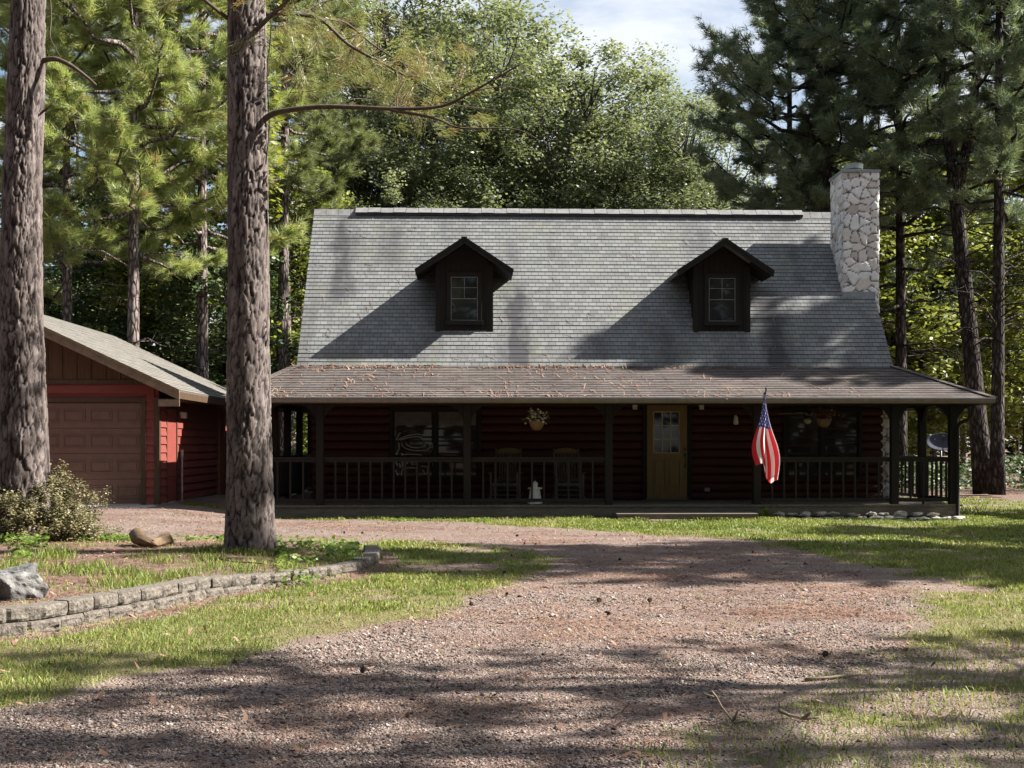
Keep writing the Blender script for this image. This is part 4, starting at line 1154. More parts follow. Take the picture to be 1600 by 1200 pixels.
cx = W(790, 700, 26.55)[0]; rocker(cx, 26.5, R(-9), 'slatted wooden porch rocker left of the small lighthouse, turned slightly')
cx = W(888, 700, 26.55)[0]; rocker(cx, 26.5, R(2), 'slatted wooden porch rocker right of the small lighthouse, facing straight out')
# lighthouse ornament
x, y, z = W(836, 787, 25.75); lh = empty('lighthouse_ornament', (x, 25.75, ZD)); tag(lh, 'small white wooden lighthouse ornament on the porch deck between the rockers', 'ornament')
mb = MB(); mb.lathe([(.155, 0), (.155, .06), (.14, .065), (.105, .40), (.10, .41)], (0, 0, 0), 8); mb.build('tower', M['white_paint'], lh)
MB().lathe([(.15, .411), (.155, .43), (.15, .455)], (0, 0, 0), 8).build('gallery', M['white_paint'], lh)
mb = MB(); mb.lathe([(.055, .456), (.055, .56), (.075, .565), (.02, .62), (.01, .64)], (0, 0, 0), 8); mb.build('lantern', M['white_paint'], lh); lh.scale = (1, 1, .76)
MB().lathe([(.144, .07), (.139, .11)], (0, 0, 0), 8).build('dark_band', M['black_iron'], lh)
# hanging baskets
def basket(px, py, Y, petal, leafm, label, s=1.0):
    x, y, z = W(px, py, Y); h = empty('hanging_basket', (x, y, z)); tag(h, label, 'hanging basket', 'hanging baskets under the porch eave')
    MB().lathe([(.04 * s, -.15 * s), (.10 * s, -.12 * s), (.155 * s, -.02 * s), (.17 * s, .04 * s), (.15 * s, .045 * s)], (0, 0, 0), 18).build('basket', M['wicker'], h, smooth=True)
    mb = MB()
    for k in range(3):
        a = 2.1 * k + .4; mb.tube([(.16 * s * math.cos(a), .16 * s * math.sin(a), .03), (0, 0, 2.43 - z - .05)], .003, 5)
    mb.build('hanger', M['black_iron'], h)
    n = 420; c = RS.randn(n, 3) * np.array([.12, .10, .065]) * s + np.array([0, 0, .14 * s])
    V, T = leaf_quads(c, np.array([0, 0, 1.]), .03 + .03 * RS.rand(n), RS); link_mesh('foliage', np_mesh('foliage', V, T), leafm, h)
    n = 150; c = RS.randn(n, 3) * np.array([.125, .11, .06]) * s + np.array([0, -.04, .14 * s])
    V, T = leaf_quads(c, np.array([0, -1., .5]), .035 + .03 * RS.rand(n), RS, .9); link_mesh('blossom', np_mesh('blossom', V, T), petal, h)
basket(839, 661, 25.05, M['petal'], M['leaf_dark'], 'wicker hanging basket of pale dried flowers above the rocking chairs')
basket(1287, 657, 25.9, M['petal_pink'], M['leaf_dark'], 'reddish hanging flower basket in the shaded porch right of the flag')
# ceiling fan
x, y, z = W(1262, 652, 26.6); cf = empty('ceiling_fan', (x, 26.6, 2.44)); tag(cf, 'ceiling fan with wooden blades hanging in the dark right end of the porch', 'ceiling fan')
mb = MB(); mb.tube([(0, 0, 0), (0, 0, -.2)], .014, 8); mb.lathe([(.05, -.03), (.06, 0)], (0, 0, 0), 14); mb.lathe([(.03, -.36), (.09, -.33), (.11, -.27), (.09, -.2), (.03, -.19)], (0, 0, 0), 18); mb.build('motor', M['black_iron'], cf, smooth=True)
for k in range(5):
    a = k * 2 * math.pi / 5 + .3; d = Vector((math.cos(a), math.sin(a), 0)); s = Vector((-d.y, d.x, .16)).normalized()
    mb = MB(); mb.prism([d * .13 - s * .04 + Vector((0, 0, -.26)), d * .6 - s * .07 + Vector((0, 0, -.26)), d * .64 + Vector((0, 0, -.26)), d * .6 + s * .07 + Vector((0, 0, -.26)), d * .13 + s * .04 + Vector((0, 0, -.26))], (0, 0, .012)); mb.build('blade', M['door'], cf)
mb = MB(); mb.lathe([(.03, -.48), (.075, -.44), (.08, -.39), (.04, -.361)], (0, 0, 0), 16); mb.build('lamp_shade', M['muntin'], cf, smooth=True)
# satellite dish behind the porch corner
x, y, z = W(1470, 693, 31.5); sd = empty('satellite_dish', (x, 31.5, 0)); tag(sd, 'grey satellite dish on a pole seen through the right end of the porch', 'satellite dish')
MB().tube([(0, 0, -.1), (0, 0, z)], .03, 10).build('pole', M['black_iron'], sd, smooth=True)
nrm = Vector((-.25, -.82, .5)).normalized(); e1 = nrm.orthogonal().normalized(); e1 = Vector((0, 0, 1)).cross(nrm).normalized(); e2 = nrm.cross(e1)
mb = MB(); C0 = Vector((0, -.08, z)); rings = 7; n = 28; b = 0
for i in range(rings + 1):
    q = i / rings
    for k in range(n):
        a = 2 * math.pi * k / n; mb.v.append(tuple(C0 + e1 * (.42 * q * math.cos(a)) + e2 * (.27 * q * math.sin(a)) + nrm * (.09 * q * q)))
for i in range(rings):
    for k in range(n): mb.f.append((i * n + k, i * n + (k + 1) % n, (i + 1) * n + (k + 1) % n, (i + 1) * n + k)); mb.uv.append(None); mb.mi.append(0)
o = mb.build('reflector', M['dish'], sd, smooth=True); sm = o.modifiers.new('solid', 'SOLIDIFY'); sm.thickness = .012
mb = MB(); mb.tube([C0 - e2 * .33 + nrm * .09, C0 + nrm * .42 - e2 * .12], .016, 8); mb.bar(C0 + nrm * .40 - e2 * .12, C0 + nrm * .50 - e2 * .06, .06, .09); mb.build('feed_arm', M['black_iron'], sd)
mb = MB()
for k in range(2):
    pts = [C0 + e1 * (-.02 - .16 * math.cos(t_)) + e2 * (.12 + .05 * k + .06 * math.sin(t_)) + nrm * .04 for t_ in np.linspace(-.4 + k, 2.2 + k * .6, 9)]; mb.tube(pts, .011, 5)
mb.build('swirl_mark', M['white_paint'], sd)
# spiky potted plant by the step
x, y = 0, 24.85; x = W(1196, 795, y)[0]; pp = empty('spiky_plant', (x, y, -.02)); tag(pp, 'small spiky leaved plant growing at the right end of the porch step', 'plant')
mb = MB()
for k in range(26):
    a = random.uniform(0, 6.28); e = random.uniform(.35, 1.35); L = random.uniform(.22, .46); d = Vector((math.cos(a) * math.cos(e), math.sin(a) * math.cos(e), math.sin(e))); s = Vector((-math.sin(a), math.cos(a), 0)) * .028
    m_ = d * L * .55 + Vector((0, 0, .03)); t_ = d * L - Vector((0, 0, .05)); mb.face([-s * .5, s * .5, m_ + s, m_ - s]); mb.face([m_ - s, m_ + s, t_])
mb.build('leaves', M['leaf_cover'], pp, fix=False)

# ================================================================== stones, retaining wall, yard debris
def rock_mesh(seed, sx, sy, sz, rough=.18, sub=3):
    import bmesh
    rs = np.random.RandomState(seed); bm = bmesh.new(); bmesh.ops.create_icosphere(bm, subdivisions=sub, radius=1)
    pl = [Vector(rs.randn(3)).normalized() for _ in range(11)]; ds = [rs.uniform(.62, .95) for _ in pl]
    for v in bm.verts:
        c = v.co.copy()
        for n_, d_ in zip(pl, ds):
            q = c.dot(n_)
            if q > d_: c -= n_ * (q - d_) * .92
        c *= 1 + rough * (float(fbm(np.array([c.x * 2 + seed]), np.array([c.y * 2 + c.z * 1.7]), 3)[0]) - .5)
        v.co = (c.x * sx, c.y * sy, c.z * sz)
    me = bpy.data.meshes.new('rock'); bm.to_mesh(me); bm.free(); return me
me = rock_mesh(5, .31, .25, .20, .7, 5); bo = link_mesh('boulder', me, M['boulder']); bo.location = (*G(16, 934, .17), .17 + .09); tag(bo, 'pale grey lichen-mottled boulder in the raised bed behind the block wall', 'boulder')
bx, by = G(0, 935, .17)
# limestone border under the deck
meshes = [rock_mesh(40 + i, .15, .11, .06, .9, 3) for i in range(6)]
for m_ in meshes: m_.materials.append(M['limestone'])
xa, xb = W(1200, 800, 24.95)[0], W(1497, 800, 24.95)[0]
x = xa; i = 0
while x < xb:
    o = bpy.data.objects.new('border_stone', meshes[i % 6]); col.objects.link(o); sx = random.uniform(.8, 1.25)
    o.location = (x, 24.93 + random.uniform(-.04, .04), -.035 + random.uniform(-.01, .01)); o.rotation_euler = (0, 0, random.uniform(-.3, .3) + (3.14 if i % 2 else 0)); o.scale = (sx, 1, random.uniform(.8, 1.15))
    tag(o, 'white limestone chunk in the lower row edging the porch deck', 'stone', 'limestone border below the deck'); x += .235 * sx; i += 1
x = xa + .25
while x < xb - .3:
    o = bpy.data.objects.new('border_stone', meshes[(i * 5) % 6]); col.objects.link(o); sx = random.uniform(.75, 1.1)
    o.location = (x, 25.02 + random.uniform(-.04, .04), .055 + random.uniform(-.01, .012)); o.rotation_euler = (random.uniform(-.15, .15), 0, random.uniform(-.4, .4)); o.scale = (sx, 1, random.uniform(.7, 1.0))
    tag(o, 'white limestone chunk resting on top of the row edging the deck', 'stone', 'limestone border below the deck'); x += random.uniform(.26, .42); i += 1
# block wall
def resample(path, step):
    pts = [Vector((p[0], p[1], 0)) for p in path]; out = [pts[0]]; acc = 0
    L = [0]
    for a, b in zip(pts[:-1], pts[1:]): L.append(L[-1] + (b - a).length)
    n = int(L[-1] / step); res = []
    for i in range(n + 1):
        s = i * step; k = max(j for j in range(len(L)) if L[j] <= s + 1e-9); k = min(k, len(pts) - 2); t_ = (s - L[k]) / (L[k + 1] - L[k]); res.append(pts[k].lerp(pts[k + 1], t_))
    return res
rw = empty('retaining_wall', (*G(290, 945), 0)); tag(rw, 'low curved retaining wall of tan split-face concrete blocks around the bed', 'retaining wall')
def course(name, path, z0, z1, back, fade=None, phase=0.0):
    import bmesh
    bm = bmesh.new(); pts = resample(path, .305); 
    for i, (a, b) in enumerate(zip(pts[:-1], pts[1:])):
        d = (b - a).normalized(); nrm = Vector((-d.y, d.x, 0)); g = .006; a2 = a + d * (g + phase); b2 = b - d * (g - phase); L = (b2 - a2).length
        mid = (a + b) / 2; fz = fade(mid) if fade else 0
        nu, nv = 10, 5; zz0, zz1 = z0 - fz, z1 - fz + random.uniform(-.004, .004)
        off = nrm * back + nrm * random.uniform(-.008, .008)
        grid = []
        for j in range(nv + 1):
            row = []
            for k in range(nu + 1):
                s = k / nu; t_ = j / nv; edge = min(s, 1 - s) * L; ch_ = max(0, .022 - edge) + max(0, .014 - min(t_, 1 - t_) * (z1 - z0)) * .8
                rough = (float(fbm(np.array([s * 5 + i * 7.3]), np.array([t_ * 2.4 + i * 3.1 + z0 * 50]), 3)[0]) - .5) * .05 * min(1, edge / .03 + .1)
                p = a2 + d * L * s + off + nrm * (ch_ + rough); p.z = zz0 + (zz1 - zz0) * t_; row.append(bm.verts.new(p))
            grid.append(row)
        for j in range(nv):
            for k in range(nu): bm.faces.new((grid[j][k], grid[j][k + 1], grid[j + 1][k + 1], grid[j + 1][k]))
        tb = [bm.verts.new(Vector((*(a2 + off + nrm * .19 + d * .015).xy, zz1))), bm.verts.new(Vector((*(b2 + off + nrm * .19 - d * .015).xy, zz1)))]
        bm.faces.new([grid[nv][k] for k in range(nu + 1)] + [tb[1], tb[0]])
        lb = [bm.verts.new(Vector((*t_.co.xy, zz0))) for t_ in tb]
        bm.faces.new([grid[j][0] for j in range(nv + 1)] + [tb[0], lb[0]]); bm.faces.new([grid[j][nu] for j in range(nv, -1, -1)] + [lb[1], tb[1]]); bm.faces.new([tb[0], tb[1], lb[1], lb[0]])
    bmesh.ops.recalc_face_normals(bm, faces=bm.faces); me = bpy.data.meshes.new(name); bm.to_mesh(me); bm.free()
    o = link_mesh(name, me, M['block'], rw); o.matrix_parent_inverse = Matrix.Translation(-rw.location); return o
sink = lambda p: .085 * float(sstep(-2.9, -1.9, p.x))
course('upper_course', WALL, .115, .222, .03, sink)
course('lower_course', WALL[:14], .0, .108, 0, sink, .15)
# old log piece
lp = [G(206, 848, .2), G(222, 852, .2), G(245, 853, .2), G(266, 848, .2)]
mb = MB(); mb.tube([(lp[0][0], lp[0][1], .315), (lp[0][0] + .06, lp[0][1], .30), (lp[1][0], lp[1][1], .27), (lp[2][0] - .03, lp[2][1], .235), (lp[3][0] - .05, lp[3][1], .25), (lp[3][0] + .02, lp[3][1] + .03, .275)], [.05, .10, .085, .065, .085, .075], 18)
o = mb.build('log_piece', M['log_brown'], smooth=True); tag(o, 'old broken curved log lying in the bed between the two near pines', 'log')
for v in o.data.vertices: v.co += Vector((.05, .03, .09)) * (float(fbm(np.array([v.co.x * 11]), np.array([v.co.z * 13 + v.co.y * 9]))[0]) - .5)
# stone/pipe bits near the apron, pine cones, twigs
pc = MB()
for k in range(60):
    t_ = k / 60; a = k * 2.4; r_ = .034 * math.sin(math.pi * (.12 + .82 * t_)) + .004; z_ = -.045 + .09 * t_; d = Vector((math.cos(a), math.sin(a), .5)); s = Vector((-math.sin(a), math.cos(a), 0)) * .013; c = Vector((math.cos(a) * r_ * .5, math.sin(a) * r_ * .5, z_)); e = c + d * r_ * .75
    pc.face([c - s, e - s * .8, e + s * .8, c + s]); pc.face([e - s * .8, e + Vector((0, 0, -.012)), e + s * .8])
pc.lathe([(.006, -.045), (.022, -.02), (.02, .015), (.004, .045)], (0, 0, 0), 8)
pco = pc.build('pine_cone', flat_mat('cone_brown', (.075, .045, .03), .8), fix=False)
spots = [(936, 944, 'dark pine cone upright on the sunlit gravel at mid drive', 1.0), (1015, 943, 'dark pine cone on the sunlit gravel right of the upright one', .9), (951, 963, 'small pine cone just below the upright cone on the gravel', .75), (792, 932, 'small pine cone at the edge of the lawn tongue and gravel', .7), (736, 948, 'pine cone near the left gravel edge above the shadow', .7), (567, 1055, 'dark pine cone in shade on the left part of the drive', .9), (808, 840, 'tiny pine cone on the drive close to the far lawn strip', .9), (1290, 1030, 'pine cone beside a dark clod on the right of the drive', .9), (968, 877, 'small cone in the shaded band of the driveway', .8), (788, 898, 'dark cone lying in the island grass', .9), (538, 834, 'tiny cone on the dirt track behind the bed', .8), (566, 835, 'tiny cone on the dirt track, right of another', .8)]
for i, (px, py, lb, s) in enumerate(spots):
    o = pco if i == 0 else copy_tree(pco)
    x, y = G(px, py); o.location = (x, y, hz1(x, y) + .035 * s); o.rotation_euler = (random.uniform(.2, 1.5), random.uniform(-.4, .4), random.uniform(0, 6)); o.scale = (s * .55,) * 3; tag(o, lb, 'pine cone', 'pine cones on the drive')
def twig(name, paths, label, m=M['dead_twig'], r=.010):
    mb = MB()
    for p in paths:
        pts = [(*G(a, b, c), c) for a, b, c in p]; n = len(pts); mb.tube(pts, [r * (1 - .6 * i / n) for i in range(n)], 6)
    tag(mb.build(name, m, smooth=True), label, 'branch')
twig('fallen_branch', [[(1148, 1130, .02), (1138, 1118, .04), (1128, 1105, .07), (1120, 1090, .11), (1100, 1084, .14)], [(1130, 1108, .06), (1122, 1100, .03)], [(1146, 1126, .03), (1152, 1112, .08), (1156, 1105, .10)], [(1120, 1090, .11), (1112, 1080, .18)], [(1148, 1130, .02), (1165, 1126, .05)]], 'forked dead branch lying on the drive in the right foreground', M['dead_twig'], .007)
twig('fallen_branch', [[(1218, 1110, .06), (1232, 1117, .02), (1255, 1123, .015), (1280, 1121, .03)], [(1255, 1123, .015), (1268, 1112, .06)]], 'curved brown stick lying flat right of the forked dead branch', M['dead_twig'], .012)
twig('fallen_branch', [[(1258, 1062, .015), (1300, 1058, .02), (1345, 1052, .015)]], 'thin straight stick across the right side of the drive', M['dead_twig'], .012)
twig('fallen_branch', [[(335, 872, .19), (370, 878, .18), (410, 880, .19)]], 'dark stick at the foot of the middle pine trunk', M['twig'], .014)
# ================================================================== the shrub at the left
sx_, sy_ = G(58, 839, .2); sh = empty('shrub', (sx_, sy_, .17)); tag(sh, 'loose twiggy shrub with small yellowish and reddish leaves at the left', 'shrub')
rsS = np.random.RandomState(8); mb = MB(); tips = []
for k in range(150):
    a = rsS.uniform(0, 6.28); e = rsS.uniform(.12, 1.5); L = rsS.uniform(.70, 1.13) / math.sqrt((math.cos(e) / .82) ** 2 + (math.sin(e) / .98) ** 2); d = Vector((math.cos(a) * math.cos(e) * 1.1, math.sin(a) * math.cos(e) * .8, math.sin(e)))
    p0 = Vector((rsS.randn() * .15, rsS.randn() * .12, 0)); p1 = p0 + d * L * .55 + Vector((0, 0, .05)); p2 = p0 + d * L + Vector((rsS.randn() * .06, rsS.randn() * .06, -.06))
    mb.tube([p0, p1, p2], [.007, .005, .002], 4, cap=False)
    for t_ in np.linspace(.25, 1, 9): q = p0.lerp(p1, t_ / .55) if t_ < .55 else p1.lerp(p2, (t_ - .55) / .45); tips.append(q)
    for s_ in range(3):
        t_ = rsS.uniform(.3, .95); q = p0.lerp(p2, t_); f = q + Vector(rsS.randn(3)) * .13 + d * .1; mb.tube([q, f], [.003, .0015], 3, cap=False); tips += [q.lerp(f, .5), f, f]
mb.build('stem', M['twig'], sh)
tp = np.array(tips); rep = 22; c = np.repeat(tp, rep, 0) + rsS.randn(len(tp) * rep, 3) * .035; c[:, 2] = np.maximum(c[:, 2], .03)
V, T = leaf_quads(c, np.array([.3, -.2, 1.]), .022 + .026 * rsS.rand(len(c)), rsS, .6); link_mesh('foliage', np_mesh('foliage', V, T), M['leaf_shrub'], sh)
# ================================================================== trees
def needles(pos, axis, k, L, w, spread, rs, droop=.15):
    n = len(pos); pos = np.repeat(pos, k, 0); axis = np.repeat(axis, k, 0); m = n * k
    rnd = rs.randn(m, 3); rnd /= np.linalg.norm(rnd, axis=1)[:, None]
    d = axis + rnd * spread; d[:, 2] -= droop * rs.rand(m); d /= np.linalg.norm(d, axis=1)[:, None] + 1e-9
    ll = L * (.65 + .5 * rs.rand(m)); ax = np.cross(d, rs.randn(m, 3)); ax /= np.linalg.norm(ax, axis=1)[:, None] + 1e-9
    b = pos + rs.randn(m, 3) * .03 + axis * (rs.rand(m)[:, None] * .12 - .06); h = ax * (w / 2)
    V = np.stack([b - h, b + h, b + d * ll[:, None]], 1)
    return V.reshape(-1, 3), np.arange(m * 3).reshape(-1, 3)
def pine_branch(mb, p0, az, L, el, r0, rs, tufts, dens=1.0, start=.35, sub=6):
    d = Vector((math.cos(az), math.sin(az), 0)); side = Vector((-d.y, d.x, 0)); pts = []; n = 6; wob = rs.uniform(-.25, .25)
    for i in range(n + 1):
        t = i / n; pts.append(p0 + d * (L * t) + Vector((0, 0, L * (math.tan(el) * t + .18 * t * t - .12 * math.sin(t * 3)))) + side * (wob * L * t * t) + Vector(rs.randn(3)) * .03 * L * (0 < i < n))
    mb.tube(pts, [max(.006, r0 * (1 - .85 * i / n)) for i in range(n + 1)], 5, cap=False)
    def at(t): s = t * n; k = min(int(s), n - 1); return pts[k].lerp(pts[k + 1], s - k)
    for k in range(int(sub * max(1, L / 2.2))):
        t = rs.uniform(start, .97); q = at(t); sg = 1 if rs.rand() < .5 else -1
        sd = (d * rs.uniform(.35, 1) + side * sg * rs.uniform(.4, 1.1) + Vector((0, 0, rs.uniform(-.12, .5)))).normalized(); sl = L * rs.uniform(.14, .36) * (1.15 - .5 * t)
        e = q + sd * sl; m = q.lerp(e, .5) + Vector((0, 0, -.05 * sl)); mb.tube([q, m, e], [.012, .008, .004], 4, cap=False)
        nt = max(2, int(6 * dens))
        for j in range(nt):
            f = .35 + .65 * (j + rs.rand()) / nt; c = q.lerp(e, min(f, 1)) + Vector(rs.randn(3)) * .07; ta = (sd + Vector(rs.randn(3)) * .45 + Vector((0, 0, .2))).normalized(); tufts.append((c, ta))
    for j in range(int(5 * dens)): tufts.append((at(rs.uniform(.75, 1.0)) + Vector(rs.randn(3)) * .06, (d + Vector(rs.randn(3)) * .4 + Vector((0, 0, .25))).normalized()))
def pine(seed, H, r0, c0, Lmax, nb, kn, nl, nw, bark, nmat, lean=(0, 0), dens=1.0, dead=6, sides=12, shape=.75, fork=None, spread=.75, sub=6):
    rs = np.random.RandomState(seed); mb = MB(); tufts = []
    path = []
    nseg = 12
    for i in range(nseg + 1):
        t = i / nseg; path.append(Vector((lean[0] * t + .12 * math.sin(3.1 * t + seed) * H * .03, lean[1] * t + .1 * math.sin(2.3 * t + seed * 2) * H * .03, H * t)))
    def at(z): s = z / H * nseg; k = min(int(s), nseg - 1); return path[k].lerp(path[k + 1], s - k)
    rad = [r0 * (1.22 if i == 0 else 1) * (1 - .82 * (i / nseg)) + .01 for i in range(nseg + 1)]
    mb.tube(path, rad, sides)
    if fork:
        z0, dv, hl = fork; p0 = at(z0); mb.tube([p0 - Vector((0, 0, .2)), p0 + Vector((dv[0] * .5, dv[1] * .5, hl * .3)), p0 + Vector((dv[0], dv[1], hl))], [r0 * .6, r0 * .5, r0 * .15], sides)
        for k in range(nb // 3):
            z = rs.uniform(.4, 1); pine_branch(mb, p0 + Vector((dv[0] * z, dv[1] * z, hl * z)), rs.uniform(0, 6.28), Lmax * rs.uniform(.5, .8), rs.uniform(0, .5), .03, rs, tufts, dens)
    for k in range(nb):
        t = ((k + rs.rand()) / nb); z = c0 + (H - c0) * t
        L = Lmax * (1 - t) ** shape * rs.uniform(.65, 1.1) * (.55 + .45 * min(1, t * 4)) + .4
        pine_branch(mb, at(min(z, H * .99)), k * 2.4 + rs.uniform(-.5, .5), L, rs.uniform(-.15, .3) + .5 * t, .02 + .016 * L, rs, tufts, dens, sub=sub)
    for k in range(dead):
        z = rs.uniform(c0 * .45, c0 * 1.02); az = rs.uniform(0, 6.28); L = rs.uniform(.8, 2.6); p = at(z); q = p + Vector((math.cos(az) * L, math.sin(az) * L, L * rs.uniform(-.25, .25)))
        m = p.lerp(q, .5) + Vector((0, 0, .1 * L)); mb.tube([p, m, q], [.03, .02, .006], 5, cap=False)
        for j in range(4): s_ = m.lerp(q, rs.rand()); mb.tube([s_, s_ + Vector(rs.randn(3)) * .35], [.008, .003], 3, cap=False)
    pos = np.array([t_[0] for t_ in tufts]); ax = np.array([t_[1] for t_ in tufts])
    V, T = needles(pos, ax, kn, nl, nw, spread, rs)
    root = empty('pine_tree', (0, 0, 0)); mb.build('trunk', bark, root, smooth=True, fix=False); link_mesh('crown', np_mesh('crown', V, T), nmat, root)
    return root
def oak(seed, H, r0, c0, rx, rz, nclump, nleaf, ls, bark, lmat, name='oak_tree', hollow=.45, cl_r=.75, fork=.35, lobes=7, asp=.55):
    rs = np.random.RandomState(seed); mb = MB(); top = H; czn = (c0 + H) / 2; rz = (H - c0) / 2
    # lobes of the crown: limbs run to lobe centres, clumps spread round them
    lob = []
    for k in range(lobes):
        a = k * 2.4 + rs.uniform(-.4, .4); h = (k + .5) / lobes; rr = rx * math.sqrt(max(.05, 1 - (2 * h - 1) ** 2)) * rs.uniform(.45, .75)
        lob.append(Vector((math.cos(a) * rr, math.sin(a) * rr, c0 + rz * .2 + h * (H - c0 - rz * .35))))
    fk = Vector((rs.uniform(-.2, .2), rs.uniform(-.2, .2), H * fork)); mb.tube([(0, 0, -.2), (.03, 0, .5), fk * .6, fk], [r0 * 1.35, r0, r0 * .85, r0 * .75], 10)
    mb.tube([fk, fk + Vector((rs.uniform(-.6, .6), rs.uniform(-.6, .6), (H - fk.z) * .5)), Vector((0, 0, H * .95))], [r0 * .7, r0 * .35, .02], 8)
    cl = []
    for l_ in lob:
        st = fk + Vector((0, 0, rs.uniform(0, max(.1, (l_.z - fk.z) * .5)))); m1 = st.lerp(l_, .5) + Vector(rs.randn(3)) * .35 + Vector((0, 0, -.25)); mb.tube([st, m1, l_], [r0 * .42, r0 * .26, r0 * .12], 7, cap=False)
        for j in range(max(4, nclump // lobes)):
            v = Vector(rs.randn(3)).normalized(); q = hollow + (1 - hollow) * rs.rand() ** .6
            c = l_ + Vector((v.x * rx * .52 * q, v.y * rx * .52 * q, v.z * rz * .42 * q))
            cl.append(c)
            if rs.rand() < .55: mb.tube([l_.lerp(m1, rs.rand() * .7), l_.lerp(c, .5) + Vector(rs.randn(3)) * .15, c], [r0 * .10 + .008, r0 * .05 + .006, .006], 4, cap=False)
    cl = np.array(cl); sc = cl_r * (.55 + .9 * rs.rand(len(cl)))
    k = np.repeat(np.arange(len(cl)), nleaf); off = rs.randn(len(k), 3); off /= np.maximum(1e-6, np.linalg.norm(off, axis=1))[:, None]; off *= (rs.rand(len(k)) ** .5)[:, None]
    c = cl[k] + off * sc[k][:, None] * np.array([1, 1, .62])
    up = off * .9 + np.array([0, 0, .8])
    V, T = leaf_quads(c, up, ls * (.6 + .8 * rs.rand(len(c))), rs, asp)
    root = empty(name, (0, 0, 0)); mb.build('trunk', bark, root, smooth=True, fix=False); link_mesh('crown', np_mesh('crown', V, T), lmat, root)
    return root
used = set()
def place(proto, x, y, rz, s, label, cat, group=None, z=0.0, sz=None):
    o = proto if proto.name not in used else copy_tree(proto)
    used.add(proto.name)
    if o is proto: used.add(o.name)
    o.location = (x, y, z); o.rotation_euler = (0, 0, rz); o.scale = (s, s, sz or s)
    return tag(o, label, cat, group)

# ---- the two near pines: plated bark in real relief
def near_trunk(ctrl, seed, res=.017):
    """ctrl: list of (centre Vector, radius)"""
    rs = np.random.RandomState(seed); zs = np.arange(ctrl[0][0].z, ctrl[-1][0].z, res * 1.5); rmax = max(c[1] for c in ctrl); n = int(2 * math.pi * rmax / res)
    cz = np.array([c[0].z for c in ctrl]); cxs = np.interp(zs, cz, [c[0].x for c in ctrl]); cys = np.interp(zs, cz, [c[0].y for c in ctrl]); rr = np.interp(zs, cz, [c[1] for c in ctrl])
    th = np.linspace(0, 2 * np.pi, n, endpoint=False); TH, ZZ = np.meshgrid(th, zs); RR = rr[:, None] * np.ones_like(TH)
    zsc = .18; rc = float(np.mean(rr)); H_ = (zs[-1] - zs[0])
    area = 2 * math.pi * rc * H_ * zsc; m = int(area / (.050 ** 2)); ct = rs.rand(m) * 6.2832; C = np.stack([np.cos(ct) * rc, np.sin(ct) * rc, rs.rand(m) * H_ * zsc], 1)
    wob = .034 * (fbm(TH * 4, ZZ * 9, 4) - .5) * 2; wz = .12 * (fbm(TH * 7 + 9, ZZ * 4 + 2, 4) - .5) * 2
    T2 = TH + wob / rc
    P = np.stack([np.cos(T2) * rc, np.sin(T2) * rc, (ZZ - zs[0] + wz) * zsc], -1).reshape(-1, 3)
    d1, d2, ids = worley(P, C); e = (d2 - d1).reshape(TH.shape); cell = rs.rand(m)[ids].reshape(TH.shape)
    C2 = np.stack([np.cos(ct2 := rs.rand(m * 4) * 6.2832) * rc, np.sin(ct2) * rc, rs.rand(m * 4) * H_ * .42], 1); P2_ = P.copy(); P2_[:, 2] *= .42 / zsc
    q1, q2, _i = worley(P2_, C2); e2 = (q2 - q1).reshape(TH.shape)
    pl = sstep(.001, .011, e) * (.62 + .38 * sstep(.0, .005, e2)); fl = fbm(TH * rc * 26, ZZ * 9, 3) - .5
    root = 1 + .26 * np.exp(-(ZZ - zs[0]) / .24) * (.4 + .6 * np.sin(TH * 5 + seed)) + .16 * np.exp(-(ZZ - zs[0]) / .10)
    D = .021 * sstep(0, .014, e) + .005 * sstep(0, .006, e2) + .012 * (cell - .5) * pl + .007 * fl - .014
    X = cxs[:, None] + np.cos(TH) * (RR * root + D); Y = cys[:, None] + np.sin(TH) * (RR * root + D)
    nz = len(zs); idx = np.arange(nz * n).reshape(nz, n); f = np.stack([idx[:-1], np.roll(idx[:-1], -1, 1), np.roll(idx[1:], -1, 1), idx[1:]], -1).reshape(-1, 4)
    plate = np.clip(pl * (.62 + .38 * cell) * (.75 + .5 * fl + .2), 0, 1)
    return np_mesh('trunk', np.stack([X, Y, ZZ], -1).reshape(-1, 3), f, True, {'plate': plate.ravel()})
def ctrl_from_px(rows, Y):
    out = []
    for y, xa, xb in rows:
        a = Vector(W(xa, y, Y)); b = Vector(W(xb, y, Y)); out.append(((a + b) / 2, (b - a).length / 2))
    return sorted(out, key=lambda c: c[0].z)
def limb(mb, pxs, Y, rad, dy=0, n=7):
    pts = [Vector(W(p[0], p[1], Y + (p[2] if len(p) > 2 else 0))) for p in pxs]; fine = []
    for i in range(len(pts) - 1):
        for k in range(5):
            p0, p1, p2, p3 = pts[max(i - 1, 0)], pts[i], pts[i + 1], pts[min(i + 2, len(pts) - 1)]; t = k / 5
            fine.append(.5 * ((2 * p1) + (p2 - p0) * t + (2 * p0 - 5 * p1 + 4 * p2 - p3) * t * t + (3 * p1 - p0 - 3 * p2 + p3) * t ** 3))
    fine.append(pts[-1]); m = len(fine); mb.tube(fine, [rad[0] + (rad[1] - rad[0]) * i / (m - 1) for i in range(m)], n); return fine
YP2 = 15.25
p2 = empty('pine_tree', (*W(389, 870, YP2)[:2], 0)); tag(p2, 'thick furrowed pine trunk standing in the raised bed, nearest to the house', 'tree', 'near pines in the bed')
p2i = Matrix.Translation(-p2.location)
